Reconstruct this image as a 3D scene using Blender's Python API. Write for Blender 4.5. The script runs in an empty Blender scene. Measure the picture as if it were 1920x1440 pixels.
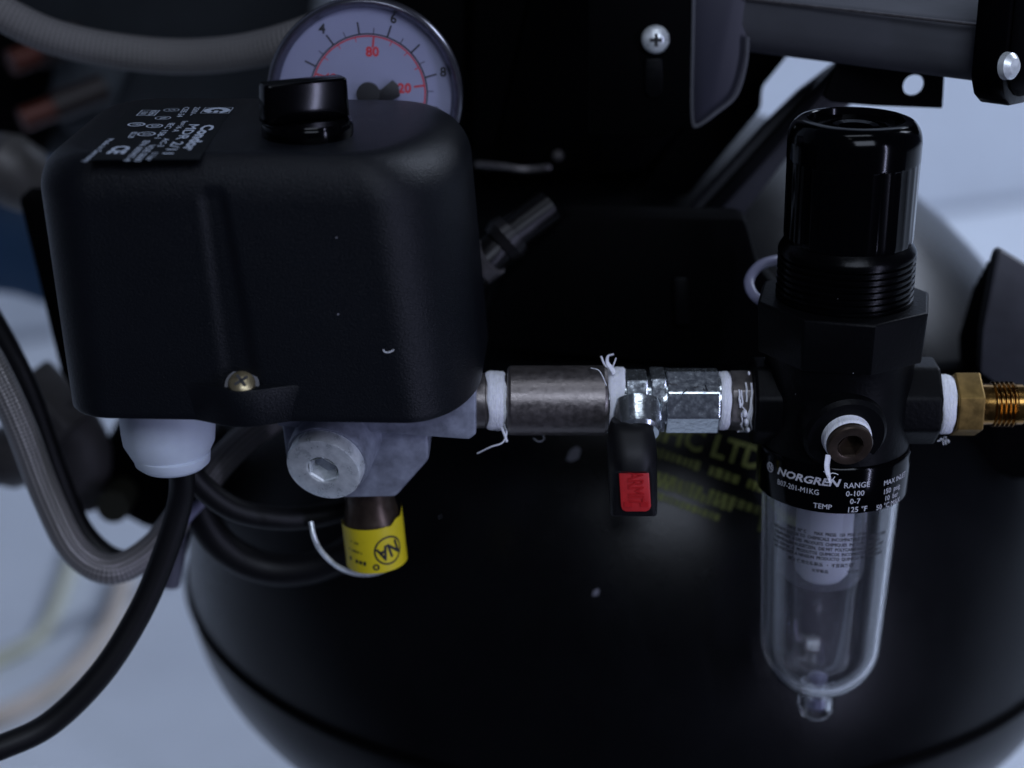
import bpy, bmesh, math, random
from mathutils import Vector, Matrix
R = math.radians
random.seed(4)
SC = bpy.context.scene
COL = SC.collection

# ------------------------------------------------------------------ camera
PITCH, FPX, DIST = R(20.8), 3400.0, 0.52
CAM = Vector((0, -DIST*math.cos(PITCH), DIST*math.sin(PITCH)))
cd = bpy.data.cameras.new('camera'); cam = bpy.data.objects.new('camera', cd); COL.objects.link(cam)
cam.location = CAM; cam.rotation_euler = (math.pi/2-PITCH, 0, 0)
cd.sensor_width = 36; cd.lens = 36*FPX/1920; cd.clip_start = .01; cd.clip_end = 60
cd.dof.use_dof = True; cd.dof.focus_distance = 0.497; cd.dof.aperture_fstop = 6.5
SC.camera = cam
SC.view_settings.view_transform = 'Standard'; SC.view_settings.look = 'None'
SC.view_settings.exposure = -.15; SC.view_settings.gamma = 1

# ------------------------------------------------------------------ light of the room, with added fill and highlight lamps
w = bpy.data.worlds.new('World'); SC.world = w; w.use_nodes = True
bg = w.node_tree.nodes['Background']; bg.inputs[0].default_value = (.52, .60, 1.0, 1); bg.inputs[1].default_value = .045
def area(name, loc, target, sx, sy, power, color):
    l = bpy.data.lights.new(name, 'AREA'); l.shape = 'RECTANGLE'; l.size = sx; l.size_y = sy
    l.energy = power; l.color = color
    o = bpy.data.objects.new(name, l); COL.objects.link(o); o.location = loc
    o.rotation_euler = (Vector(target)-Vector(loc)).to_track_quat('-Z', 'Y').to_euler()
    return o
area('ceiling_light', (1.9, 1.45, 1.5), (.6, 1.1, -.2), 1.3, .8, 40, (.70, .79, .98))
area('front_fill_light', (.22, -.92, .66), (0, 0, 0), .60, .35, 5.6, (.70, .79, .98))  # added soft fill, low in front, brightens the faces towards the camera
area('window_light', (.80, -.72, .0), (0, 0, 0), .022, .80, 4.0, (.62, .66, 1.0))
area('chrome_band_light', (.10, -.38, 1.35), (0, 0, 0), .75, .16, 2.6, (.75, .84, 1.0))  # added panel that puts bright bands on the chrome
area('small_lamp', (-.25, -.9, 1.3), (0, 0, 0), .03, .03, .12, (.9, .95, 1.0))

# ------------------------------------------------------------------ materials
def NT(name):
    m = bpy.data.materials.new(name); m.use_nodes = True
    nt = m.node_tree; return m, nt, nt.nodes['Principled BSDF']
def mat(name, col, rough=.5, metal=0, noise=None, bump=None, spec=.5, coat=0, trans=0, ior=1.45, vary=.25, sss=0, rvar=0, dust=None):
    m, nt, b = NT(name); N = nt.nodes; L = nt.links
    b.inputs['Base Color'].default_value = (*col, 1); b.inputs['Roughness'].default_value = rough
    b.inputs['Metallic'].default_value = metal; b.inputs['Specular IOR Level'].default_value = spec
    b.inputs['Coat Weight'].default_value = coat; b.inputs['Coat Roughness'].default_value = .08
    b.inputs['Transmission Weight'].default_value = trans; b.inputs['IOR'].default_value = ior
    b.inputs['Subsurface Weight'].default_value = sss; b.inputs['Subsurface Radius'].default_value = (.002, .002, .003)
    tc = N.new('ShaderNodeTexCoord')
    colout = None
    if noise:
        n = N.new('ShaderNodeTexNoise'); n.inputs['Scale'].default_value = noise; n.inputs['Detail'].default_value = 6
        n.inputs['Roughness'].default_value = .65
        L.new(tc.outputs['Object'], n.inputs['Vector'])
        r = N.new('ShaderNodeValToRGB'); r.color_ramp.elements[0].position = .3; r.color_ramp.elements[1].position = .7
        r.color_ramp.elements[0].color = (*[c*(1-vary) for c in col], 1); r.color_ramp.elements[1].color = (*[min(1, c*(1+vary)) for c in col], 1)
        L.new(n.outputs['Fac'], r.inputs[0]); colout = r.outputs[0]
        if rvar:
            mr = N.new('ShaderNodeMapRange'); mr.inputs['To Min'].default_value = max(.02, rough-rvar); mr.inputs['To Max'].default_value = rough+rvar
            mr.inputs['From Min'].default_value = .3; mr.inputs['From Max'].default_value = .7
            L.new(n.outputs['Fac'], mr.inputs['Value']); L.new(mr.outputs[0], b.inputs['Roughness'])
    if dust:   # sparse pale specks: (scale, size, colour)
        v = N.new('ShaderNodeTexVoronoi'); v.inputs['Scale'].default_value = dust[0]
        L.new(tc.outputs['Object'], v.inputs['Vector'])
        lt = N.new('ShaderNodeMath'); lt.operation = 'LESS_THAN'; lt.inputs[1].default_value = dust[1]
        L.new(v.outputs['Distance'], lt.inputs[0])
        sp = N.new('ShaderNodeSeparateColor'); L.new(v.outputs['Color'], sp.inputs[0])
        gt = N.new('ShaderNodeMath'); gt.operation = 'GREATER_THAN'; gt.inputs[1].default_value = .75
        L.new(sp.outputs[0], gt.inputs[0])
        mu = N.new('ShaderNodeMath'); mu.operation = 'MULTIPLY'; L.new(lt.outputs[0], mu.inputs[0]); L.new(gt.outputs[0], mu.inputs[1])
        mx = N.new('ShaderNodeMix'); mx.data_type = 'RGBA'
        L.new(mu.outputs[0], mx.inputs['Factor'])
        if colout: L.new(colout, mx.inputs['A'])
        else: mx.inputs['A'].default_value = (*col, 1)
        mx.inputs['B'].default_value = (*dust[2], 1); colout = mx.outputs['Result']
    if colout: L.new(colout, b.inputs['Base Color'])
    if bump:
        n2 = N.new('ShaderNodeTexNoise'); n2.inputs['Scale'].default_value = bump[0]; n2.inputs['Detail'].default_value = 4
        mp = N.new('ShaderNodeMapping'); mp.inputs['Scale'].default_value = bump[2] if len(bump) > 2 else (1, 1, 1)
        L.new(tc.outputs['Object'], mp.inputs[0]); L.new(mp.outputs[0], n2.inputs['Vector'])
        bp = N.new('ShaderNodeBump'); bp.inputs['Strength'].default_value = bump[1]; bp.inputs['Distance'].default_value = .0004
        L.new(n2.outputs['Fac'], bp.inputs['Height']); L.new(bp.outputs[0], b.inputs['Normal'])
    return m
def braid(name, c1, c2, along, around, rough=.45, metal=.3):
    m, nt, b = NT(name); N = nt.nodes; L = nt.links
    b.inputs['Roughness'].default_value = rough; b.inputs['Metallic'].default_value = metal
    uv = N.new('ShaderNodeUVMap'); outs = []
    for s in (1, -1):
        mp = N.new('ShaderNodeVectorMath'); mp.operation = 'DOT_PRODUCT'; mp.inputs[1].default_value = (along, s*around, 0)
        L.new(uv.outputs[0], mp.inputs[0])
        f = N.new('ShaderNodeMath'); f.operation = 'SINE'
        k = N.new('ShaderNodeMath'); k.operation = 'MULTIPLY'; k.inputs[1].default_value = 2*math.pi
        L.new(mp.outputs['Value'], k.inputs[0]); L.new(k.outputs[0], f.inputs[0]); outs.append(f)
    mx = N.new('ShaderNodeMath'); mx.operation = 'MULTIPLY'; L.new(outs[0].outputs[0], mx.inputs[0]); L.new(outs[1].outputs[0], mx.inputs[1])
    r = N.new('ShaderNodeMapRange'); r.inputs['From Min'].default_value = -1; L.new(mx.outputs[0], r.inputs['Value'])
    cr = N.new('ShaderNodeValToRGB'); cr.color_ramp.elements[0].color = (*c2, 1); cr.color_ramp.elements[1].color = (*c1, 1)
    L.new(r.outputs[0], cr.inputs[0]); L.new(cr.outputs[0], b.inputs['Base Color'])
    bp = N.new('ShaderNodeBump'); bp.inputs['Strength'].default_value = .7; bp.inputs['Distance'].default_value = .0006
    L.new(r.outputs[0], bp.inputs['Height']); L.new(bp.outputs[0], b.inputs['Normal'])
    return m

M = dict(
    cover=mat('matt_black_plastic', (.0050, .0058, .0078), .34, noise=30, vary=.12, bump=(2400, .5), spec=.20, dust=(160, .035, (.3, .3, .34))),
    gloss=mat('gloss_black_plastic', (.0006, .0006, .0009), .12, spec=.17, bump=(60, .05), dust=(220, .03, (.35, .35, .35))),
    satin=mat('satin_black_plastic', (.0008, .0008, .0011), .25, noise=80, vary=.3, bump=(500, .15), spec=.12, dust=(200, .03, (.3, .3, .3))),
    paint=mat('black_painted_metal', (.0014, .0015, .002), .45, noise=60, vary=.3, bump=(900, .25), spec=.12, dust=(150, .03, (.3, .3, .3))),
    dark=mat('dark_enamel', (.0006, .0006, .0009), .7, noise=20, vary=.4, spec=.05),
    tank=mat('black_tank_enamel', (.0024, .0026, .0032), .30, noise=14, vary=.3, bump=(700, .10), spec=.22, rvar=.06, dust=(55, .012, (.25, .25, .28))),
    label=mat('dark_label_film', (.0060, .0072, .0088), .30, spec=.28),
    print=mat('pale_print', (.40, .45, .54), .5),
    wprint=mat('white_print', (.62, .62, .66), .5),
    zinc=mat('cast_zinc', (.27, .29, .35), .46, .3, noise=180, vary=.35, bump=(260, .35), rvar=.1),
    zincw=mat('zinc_plated_steel', (.74, .80, .82), .33, .45, noise=240, vary=.3, bump=(500, .12), rvar=.12),
    steel=mat('brushed_brown_steel', (.19, .170, .163), .40, .85, noise=520, vary=.25, bump=(420, .2, (1.0, 1.5, 1.5)), rvar=.12),
    nipple=mat('dull_nickel', (.22, .20, .19), .4, .85, noise=300, vary=.3, bump=(400, .3), rvar=.1),
    chrome=mat('worn_chrome', (.55, .59, .61), .2, .92, noise=700, vary=.2, bump=(420, .22), rvar=.1),
    brass=mat('dull_brass', (.24, .155, .05), .5, .9, noise=260, vary=.3, bump=(300, .25), rvar=.1),
    brassb=mat('bright_brass', (.30, .165, .045), .2, 1, noise=300, vary=.25, bump=(300, .1), rvar=.06),
    bronze=mat('dark_bronze', (.07, .05, .038), .35, .7, noise=200, vary=.4),
    tape=mat('white_thread_tape', (.80, .81, .86), .6, noise=500, vary=.1, bump=(700, .8, (4, 1, 1)), sss=.2),
    gland=mat('white_nylon', (.60, .66, .74), .42, noise=60, vary=.08, sss=.25, bump=(200, .1)),
    red=mat('red_plastic', (.50, .022, .025), .42, noise=300, vary=.15),
    redd=mat('dark_red_plastic', (.44, .013, .016), .4),
    yellow=mat('yellow_label', (.68, .54, .012), .45, noise=100, vary=.08),
    ink=mat('black_ink', (.015, .015, .018), .5),
    redink=mat('red_ink', (.55, .03, .04), .5),
    dial=mat('white_dial', (.26, .27, .40), .55),
    bezel=mat('gauge_steel', (.16, .16, .19), .25, .9, noise=60, vary=.2),
    tankprint=mat('yellow_tank_print', (.095, .11, .014), .6, noise=140, vary=.45),
    floor=mat('pale_vinyl_floor', (.74, .79, .86), .55, noise=5, vary=.07, spec=.3, bump=(40, .1)),
    joint=mat('grey_floor_joint', (.45, .49, .56), .6),
    rubber=mat('black_rubber', (.0032, .0032, .004), .5, noise=90, vary=.2, spec=.35),
    grey=mat('grey_sheet_metal', (.088, .090, .102), .6, 0, spec=.12, noise=12, vary=.18, bump=(300, .15)),
    edge=mat('bare_aluminium_and_glint', (.16, .15, .155), .4, .7, noise=500, vary=.3),  # metal of the elbow end, also the colour of painted glints
    blue=mat('blue_plastic_tub', (.02, .06, .13), .5, noise=8, vary=.2),
    cabinet=mat('dark_grey_cabinet', (.016, .020, .025), .6, noise=9, vary=.45),
    copper=mat('copper_tail', (.06, .016, .010), .4, .4, noise=30, vary=.4),
    beige=mat('beige_cable_sheath', (.62, .54, .46), .6),
    cream=mat('cream_cable_sheath', (.66, .66, .50), .6),
    greyf=mat('grey_cast_fitting', (.085, .08, .077), .5, .3, noise=60, vary=.4),
    baffle=mat('white_baffle_plastic', (.72, .73, .80), .5, sss=.2),
    tube=mat('milky_plastic_tube', (.28, .28, .40), .3, noise=50, vary=.1, sss=.2),
    chip=mat('bare_chipped_metal', (.14, .14, .17), .4, .3),
)
def clear_mat(name, tint, rough, ior):
    m, nt, b = NT(name)
    b.inputs['Base Color'].default_value = (*tint, 1); b.inputs['Roughness'].default_value = rough
    b.inputs['Transmission Weight'].default_value = 1; b.inputs['IOR'].default_value = ior
    N = nt.nodes; L = nt.links
    tc = N.new('ShaderNodeTexCoord'); mp = N.new('ShaderNodeMapping'); mp.inputs['Scale'].default_value = (1, 1, .12)
    n = N.new('ShaderNodeTexNoise'); n.inputs['Scale'].default_value = 260
    bp = N.new('ShaderNodeBump'); bp.inputs['Strength'].default_value = .12; bp.inputs['Distance'].default_value = .0003
    L.new(tc.outputs['Object'], mp.inputs[0]); L.new(mp.outputs[0], n.inputs['Vector']); L.new(n.outputs['Fac'], bp.inputs['Height']); L.new(bp.outputs[0], b.inputs['Normal'])
    return m
M['bowl'] = clear_mat('clear_polycarbonate', (.93, .95, .97), .03, 1.5)
def thin_clear(name, share, other, tint=(1, 1, 1)):
    # part of the light passes straight through a thin window, the rest takes the given surface
    m = bpy.data.materials.new(name); m.use_nodes = True; nt = m.node_tree; N = nt.nodes; L = nt.links
    out = N['Material Output']; b = N['Principled BSDF']
    b.inputs['Transmission Weight'].default_value = other[0]; b.inputs['Roughness'].default_value = other[1]; b.inputs['IOR'].default_value = other[2]; b.inputs['Base Color'].default_value = (*tint, 1)
    t = N.new('ShaderNodeBsdfTransparent'); t.inputs[0].default_value = (*tint, 1)
    mx = N.new('ShaderNodeMixShader'); mx.inputs[0].default_value = share
    L.new(t.outputs[0], mx.inputs[1]); L.new(b.outputs[0], mx.inputs[2]); L.new(mx.outputs[0], out.inputs[0])
    return m
M['bowl'] = thin_clear('clear_polycarbonate', .84, (1, .03, 1.5), (.95, .96, .98))
gm = thin_clear('gauge_window', .2, (1, .02, 1.45)); M['glass'] = gm
M['hoseb'] = braid('steel_braided_sleeve', (.38, .36, .35), (.10, .094, .094), 420, 9, .34, .45)
M['hosec'] = braid('beige_braided_sleeve', (.20, .19, .185), (.08, .075, .075), 300, 14, .5, .1)

# ------------------------------------------------------------------ object helpers
def link(name, vf, m, root=None, sub=None, sharp=32, smooth=True, loc=(0, 0, 0)):
    v, f = vf[0], vf[1]
    base = Vector(root.location) if root is not None and sub is None else (Vector(sub['_o']) if sub is not None else Vector(loc))
    me = bpy.data.meshes.new(name); me.from_pydata([tuple(Vector(p)-base) for p in v], [], f); me.update()
    if len(vf) > 2 and vf[2]:
        uvl = me.uv_layers.new(name='UVMap')
        for i, l in enumerate(me.loops): uvl.data[i].uv = vf[2][l.index]
    bm = bmesh.new(); bm.from_mesh(me)
    bmesh.ops.recalc_face_normals(bm, faces=bm.faces) ; bm.to_mesh(me); bm.free()
    if smooth:
        me.shade_smooth()
        try: me.set_sharp_from_angle(angle=R(sharp))
        except Exception: pass
    me.materials.append(M[m] if isinstance(m, str) else m)
    o = bpy.data.objects.new(name, me); COL.objects.link(o)
    o['_o'] = tuple(base)
    if root is None: o.location = base
    elif sub is None: o.parent = root
    else: o.parent = sub
    return o
def thing(name, label, cat, loc, group=None):
    o = bpy.data.objects.new(name, None); COL.objects.link(o); o.empty_display_size = .01
    o.location = loc; o['label'] = label; o['category'] = cat
    if group: o['group'] = group
    return o
def solo(name, vf, m, label, cat, group=None, **k):
    vs = [Vector(p) for p in vf[0]]; c = sum(vs, Vector())/len(vs); c.z = min(p.z for p in vs)
    o = link(name, vf, m, loc=c, **k); o['label'] = label; o['category'] = cat
    if group: o['group'] = group
    return o
def struct(name, vf, m, **k):
    o = link(name, vf, m, **k); o['kind'] = 'structure'; return o

# pixel of the 1920x1440 photograph -> point of the place on plane y=Y or z=Z
def ray(px, py):
    F = Vector((0, math.cos(PITCH), -math.sin(PITCH))); U = Vector((0, math.sin(PITCH), math.cos(PITCH)))
    return F*FPX + Vector((px-960, 0, 0)) - U*(py-720)
def W(px, py, Y=0):
    d = ray(px, py); return CAM + d*((Y-CAM.y)/d.y)
def Wz(px, py, Z):
    d = ray(px, py); return CAM + d*((Z-CAM.z)/d.z)
def zp(py, Y=0): return W(960, py, Y).z
def mmpx(P):   # metres per pixel at P
    F = Vector((0, math.cos(PITCH), -math.sin(PITCH))); return (Vector(P)-CAM).dot(F)/FPX

def xf(vf, mtx): return ([mtx @ Vector(p) for p in vf[0]],) + tuple(vf[1:])
def join(*a):
    V, Fc = [], []
    for vf in a:
        n = len(V); V += list(vf[0]); Fc += [[i+n for i in f] for f in vf[1]]
    return V, Fc
def axis(loc, d, up=(0, 0, 1)):
    """matrix taking local z to direction d at loc"""
    z = Vector(d).normalized(); u = Vector(up)
    if abs(z.dot(u.normalized())) > .99: u = Vector((0, 1, 0))
    x = u.cross(z).normalized(); y = z.cross(x)
    return Matrix.Translation(loc) @ Matrix((x, y, z)).transposed().to_4x4()
def lathe(prof, n=72):
    V, Fc, rows = [], [], []
    for r, z in prof:
        if r < 1e-7: rows.append([len(V)]); V.append(Vector((0, 0, z)))
        else:
            rows.append(list(range(len(V), len(V)+n)))
            V += [Vector((r*math.cos(2*math.pi*i/n), r*math.sin(2*math.pi*i/n), z)) for i in range(n)]
    for a, b in zip(rows, rows[1:]):
        if len(a) == 1 and len(b) == 1: continue
        for i in range(n):
            j = (i+1) % n
            if len(a) == 1: Fc.append([a[0], b[i], b[j]])
            elif len(b) == 1: Fc.append([a[i], a[j], b[0]])
            else: Fc.append([a[i], a[j], b[j], b[i]])
    return V, Fc
def arc(cx, cz, r, a0, a1, n=6):   # profile arc, degrees
    return [(cx+r*math.cos(R(a0+(a1-a0)*i/n)), cz+r*math.sin(R(a0+(a1-a0)*i/n))) for i in range(n+1)]
def bevel(vf, wd, seg=2, ang=30):
    me = bpy.data.meshes.new('t'); me.from_pydata([tuple(p) for p in vf[0]], [], vf[1])
    bm = bmesh.new(); bm.from_mesh(me); bmesh.ops.recalc_face_normals(bm, faces=bm.faces)
    es = [e for e in bm.edges if len(e.link_faces) == 2 and e.calc_face_angle(0) > R(ang)]
    bmesh.ops.bevel(bm, geom=es, offset=wd, segments=seg, affect='EDGES', profile=.5)
    bm.verts.ensure_lookup_table(); out = ([v.co.copy() for v in bm.verts], [[v.index for v in f.verts] for f in bm.faces])
    bm.free(); bpy.data.meshes.remove(me); return out
def prism(poly, h, bev=0, seg=2):
    """2-D outline (x,y) raised to h along z, centred on z"""
    n = len(poly); V = [Vector((x, y, -h/2)) for x, y in poly]+[Vector((x, y, h/2)) for x, y in poly]
    Fc = [list(range(n))[::-1], list(range(n, 2*n))]+[[i, (i+1) % n, n+(i+1) % n, n+i] for i in range(n)]
    return bevel((V, Fc), bev, seg) if bev else (V, Fc)
def box(w_, d, h, bev=0, seg=2): return prism([(-w_/2, -d/2), (w_/2, -d/2), (w_/2, d/2), (-w_/2, d/2)], h, bev, seg)
def ngon(n, r, rot=0): return [(r*math.cos(2*math.pi*i/n+rot), r*math.sin(2*math.pi*i/n+rot)) for i in range(n)]
def loft(rings, cap=True):
    n = len(rings[0]); V = [p for r in rings for p in r]; Fc = []
    for k in range(len(rings)-1):
        for i in range(n):
            j = (i+1) % n; Fc.append([k*n+i, k*n+j, (k+1)*n+j, (k+1)*n+i])
    if cap: Fc += [list(range(n))[::-1], list(range((len(rings)-1)*n, len(rings)*n))]
    return V, Fc
def smooth_path(pts, sub=10):
    P = [Vector(p) for p in pts]; P = [P[0]*2-P[1]]+P+[P[-1]*2-P[-2]]; out = []
    for i in range(1, len(P)-2):
        a, b, c, d = P[i-1:i+3]
        for k in range(sub):
            t = k/sub; out.append(.5*((2*b)+(c-a)*t+(2*a-5*b+4*c-d)*t*t+(3*b-a-3*c+d)*t**3))
    out.append(P[-2]); return out
def tube(pts, r, n=20, sub=10, taper=None, flat=1.0):
    P = smooth_path(pts, sub); V, Fc, UV = [], [], []
    t0 = (P[1]-P[0]).normalized(); nrm = t0.orthogonal().normalized(); s = 0; S = []
    for k, p in enumerate(P):
        t = (P[min(k+1, len(P)-1)]-P[max(k-1, 0)]).normalized()
        nrm = (nrm-t*nrm.dot(t)).normalized(); bn = t.cross(nrm)
        if k: s += (P[k]-P[k-1]).length
        S.append(s); rr = r*(taper(k/(len(P)-1)) if taper else 1)
        V += [p+(nrm*math.cos(2*math.pi*i/n)+bn*flat*math.sin(2*math.pi*i/n))*rr for i in range(n)]
    for k in range(len(P)-1):
        for i in range(n):
            j = (i+1) % n; Fc.append([k*n+i, k*n+j, (k+1)*n+j, (k+1)*n+i])
            UV += [(S[k], i/n), (S[k], (i+1)/n), (S[k+1], (i+1)/n), (S[k+1], i/n)]
    m = len(V)
    Fc += [list(range(n))[::-1], list(range(m-n, m))]; UV += [(0, 0)]*(2*n)
    return V, Fc, UV
def link_uv(name, vf, m, root=None, label=None, cat=None, group=None):
    """a tube with its length/round coordinates kept"""
    v, f, uv = vf
    base = Vector(root.location) if root else sum((Vector(p) for p in v), Vector())/len(v)
    me = bpy.data.meshes.new(name); me.from_pydata([tuple(Vector(p)-base) for p in v], [], f)
    l = me.uv_layers.new(name='UVMap')
    for i in range(len(uv)): l.data[i].uv = uv[i]
    me.shade_smooth(); me.set_sharp_from_angle(angle=R(60)); me.materials.append(M[m])
    o = bpy.data.objects.new(name, me); COL.objects.link(o); o['_o'] = tuple(base)
    if root: o.parent = root
    else: o.location = base
    if label: o['label'] = label; o['category'] = cat
    if group: o['group'] = group
    return o
def text2d(s, size=1.0, bold=0.0, align='CENTER', shear=0, sx=1.0, space=1.0):
    c = bpy.data.curves.new('t', 'FONT'); c.body = s; c.size = size; c.offset = bold*size; c.align_x = align; c.align_y = 'CENTER'
    c.shear = shear; c.space_character = space; c.resolution_u = 2
    o = bpy.data.objects.new('t', c); COL.objects.link(o)
    dg = bpy.context.evaluated_depsgraph_get(); dg.update()
    me = bpy.data.meshes.new_from_object(o.evaluated_get(dg))
    V = [Vector((v.co.x*sx, v.co.y, 0)) for v in me.vertices]; Fc = [list(p.vertices) for p in me.polygons]
    bpy.data.objects.remove(o); bpy.data.curves.remove(c); bpy.data.meshes.remove(me)
    return V, Fc
def ring2d(r0, r1, n=40, a0=0, a1=360, ex=1.0):
    V, Fc = [], []; full = abs(a1-a0) >= 360; m = n if full else n+1
    for i in range(m):
        a = R(a0+(a1-a0)*i/n); V += [Vector((r0*ex*math.cos(a), r0*math.sin(a), 0)), Vector((r1*ex*math.cos(a), r1*math.sin(a), 0))]
    for i in range(n):
        j = (i+1) % m; Fc.append([2*i, 2*i+1, 2*j+1, 2*j])
    return V, Fc
def quad2d(x0, y0, x1, y1): return [Vector((x0, y0, 0)), Vector((x1, y0, 0)), Vector((x1, y1, 0)), Vector((x0, y1, 0))], [[0, 1, 2, 3]]
def line2d(a, b, wd):
    a, b = Vector((*a, 0)), Vector((*b, 0)); n = Vector((-(b-a).y, (b-a).x, 0)).normalized()*wd/2
    return [a-n, b-n, b+n, a+n], [[0, 1, 2, 3]]
def thick(vf, h):
    """flat print given a real, thin body"""
    n = len(vf[0]); return list(vf[0])+[Vector(p)+Vector(h) for p in vf[0]], list(vf[1])+[[i+n for i in f] for f in vf[1]]
def shift(vf, x, y): return [p+Vector((x, y, 0)) for p in vf[0]], vf[1]
def scatter_fibre(p, n, spread, length, r, seed):
    rd = random.Random(seed); out = []
    for _ in range(n):
        a = Vector(p)+Vector([rd.uniform(-1, 1)*spread[i] for i in range(3)])
        d = Vector((rd.uniform(-.5, .5), rd.uniform(-.8, .1), rd.uniform(-1, 1))).normalized()
        pts = [a]
        for k in range(4):
            d = (d+Vector((rd.uniform(-1, 1), rd.uniform(-1, 1), rd.uniform(-1, 1)))*.5).normalized(); pts.append(pts[-1]+d*length/4)
        t = tube(pts, r, 5, 4); out.append(t[:2])
    return join(*out)

# ================================================================== SETTING: floor
ZF = -.42
struct('floor', ([Vector((-6, -.05, ZF)), Vector((6, -.05, ZF)), Vector((6, 9, ZF)), Vector((-6, 9, ZF))], [[0, 1, 2, 3]]), 'floor', smooth=False)
def floor_line(a, b, wd, name='floor_joint'):
    a, b = Wz(*a, ZF), Wz(*b, ZF); d = (b-a); a = a-d*.3; b = b+d*.3; n = Vector((-d.y, d.x, 0)).normalized()*wd/2
    return struct(name, ([p+Vector((0, 0, .004)) for p in (a-n, b-n, b+n, a+n)], [[0, 1, 2, 3]]), 'joint', smooth=False)
wa, wb = Wz(1700, 410, ZF), Wz(1960, 374, ZF); wd_ = (wb-wa).normalized(); wa, wb = wa-wd_*4, wb+wd_*4; up_ = Vector((0, 0, 2.4))
wn = Vector((-wd_.y, wd_.x, 0))*.05
struct('wall', loft([[wa, wb, wb+wn, wa+wn], [p+up_ for p in (wa, wb, wb+wn, wa+wn)]]), 'floor', smooth=False)
struct('skirting_line', loft([[p+Vector((0, 0, z))-wn*.08*k for p in (wa, wb)]+[p+Vector((0, 0, z))+wn*.1 for p in (wb, wa)] for z, k in ((.001, 1), (.010, 1))]), 'joint', smooth=False)
floor_line((-60, 1262), (360, 1070), .011)

# ================================================================== AIR TANK
TC, TR, TH, TB = Vector((.0498, .20, -.1492)), .1828, .1857, .0987
tank = thing('air_tank', 'large round black air tank with a welded seam, below the fittings', 'air tank', (TC.x, TC.y, TC.z-TB))
top = [(TR*math.cos(R(a)), TH*math.sin(R(a))) for a in [0, 2, 5]+list(range(8, 90, 4))]+[(0, TH)]
link('upper_shell', xf(lathe(top, 128), Matrix.Translation(TC+Vector((0, 0, .001)))), 'tank', tank)
bot = [(0, -TB)]+[(TR*math.cos(R(a)), TB*math.sin(R(a))) for a in range(-86, 0, 4)]+[(TR, 0)]
link('lower_shell', xf(lathe(bot, 128), Matrix.Translation(TC-Vector((0, 0, .001)))), 'tank', tank)
link('weld_seam', xf(lathe([(TR-.002, -.0022), (TR+.0012, -.0016), (TR+.0018, 0), (TR+.0012, .0016), (TR-.002, .0022)], 128), Matrix.Translation(TC)), 'dark', tank)
for a in (30, 150, 270):
    d = Vector((math.cos(R(a)), math.sin(R(a)), 0)); p = TC+d*.12
    link('leg', xf(lathe([(0, ZF+.004), (.018, ZF+.004), (.018, ZF+.02), (.011, ZF+.024), (.011, TC.z-.06), (0, TC.z-.06)], 24), Matrix.Translation((p.x, p.y, 0))), 'dark', tank)
# printed words lie on the upper shell
def on_tank(px, py):
    d = ray(px, py).normalized(); s = Vector((1/TR, 1/TR, 1/TH)); o = Vector([(CAM-TC)[i]*s[i] for i in range(3)]); e = Vector([d[i]*s[i] for i in range(3)])
    a, b, c = e.dot(e), 2*o.dot(e), o.dot(o)-1.0; disc = b*b-4*a*c
    return CAM+d*((-b-math.sqrt(max(disc, 0)))/(2*a)-.0012)
def tank_text(s, px, py, ang, size, bold=.02, sx=1.0, align='LEFT'):
    v, f = text2d(s, size, bold, align, sx=sx); c, sn = math.cos(R(ang)), math.sin(R(ang))
    # size is in photo pixels: laid out flat there, then projected to the shell like a decal
    return [on_tank(px+p.x*c+p.y*sn, py+p.x*sn-p.y*c) for p in v], f
def tank_row(px, py, ang, length, h, seed):
    rd = random.Random(seed); x = -length; V, Fc = [], []; c, sn = math.cos(R(ang)), math.sin(R(ang))
    while x < 0:
        w_ = h*rd.uniform(.3, .75)
        if rd.random() < .15: x += w_*1.2; continue
        a = h*rd.uniform(.36, .5); n = len(V)
        for (u, v) in ((x, -a), (x+w_, -a), (x+w_, a), (x, a)): V.append(on_tank(px+u*c-v*sn, py+u*sn+v*c))
        Fc.append([n, n+1, n+2, n+3]); x += w_+h*.2
    return V, Fc
TT = [tank_text('SCIENTIFIC LTD', 1432, 866, 17, 60, .03, .92, 'RIGHT'), tank_row(1500, 940, 19, 370, 19, 1), tank_row(1500, 984, 19, 330, 19, 2),
      tank_row(1372, 953, 19, 240, 16, 3), tank_row(1350, 972, 20, 150, 15, 4), tank_text('1', 1411, 972, 12, 62, .03, 1.3)]
# only the lines the photograph shows a trace of are kept
link('printed_lettering', join(*TT), 'tankprint', tank, smooth=False)
cp = [Vector((x, y, 0)) for x, y in ((-14, 12), (-6, -6), (8, -14), (14, -6), (10, 10), (-4, 16))]
for (px, py, s) in ((1075, 850, 1.0), (1117, 1110, .5)):
    link('chipped_spot', ([on_tank(px+p.x*s, py+p.y*s) for p in cp], [list(range(6))]), 'chip', tank, smooth=False)

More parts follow.
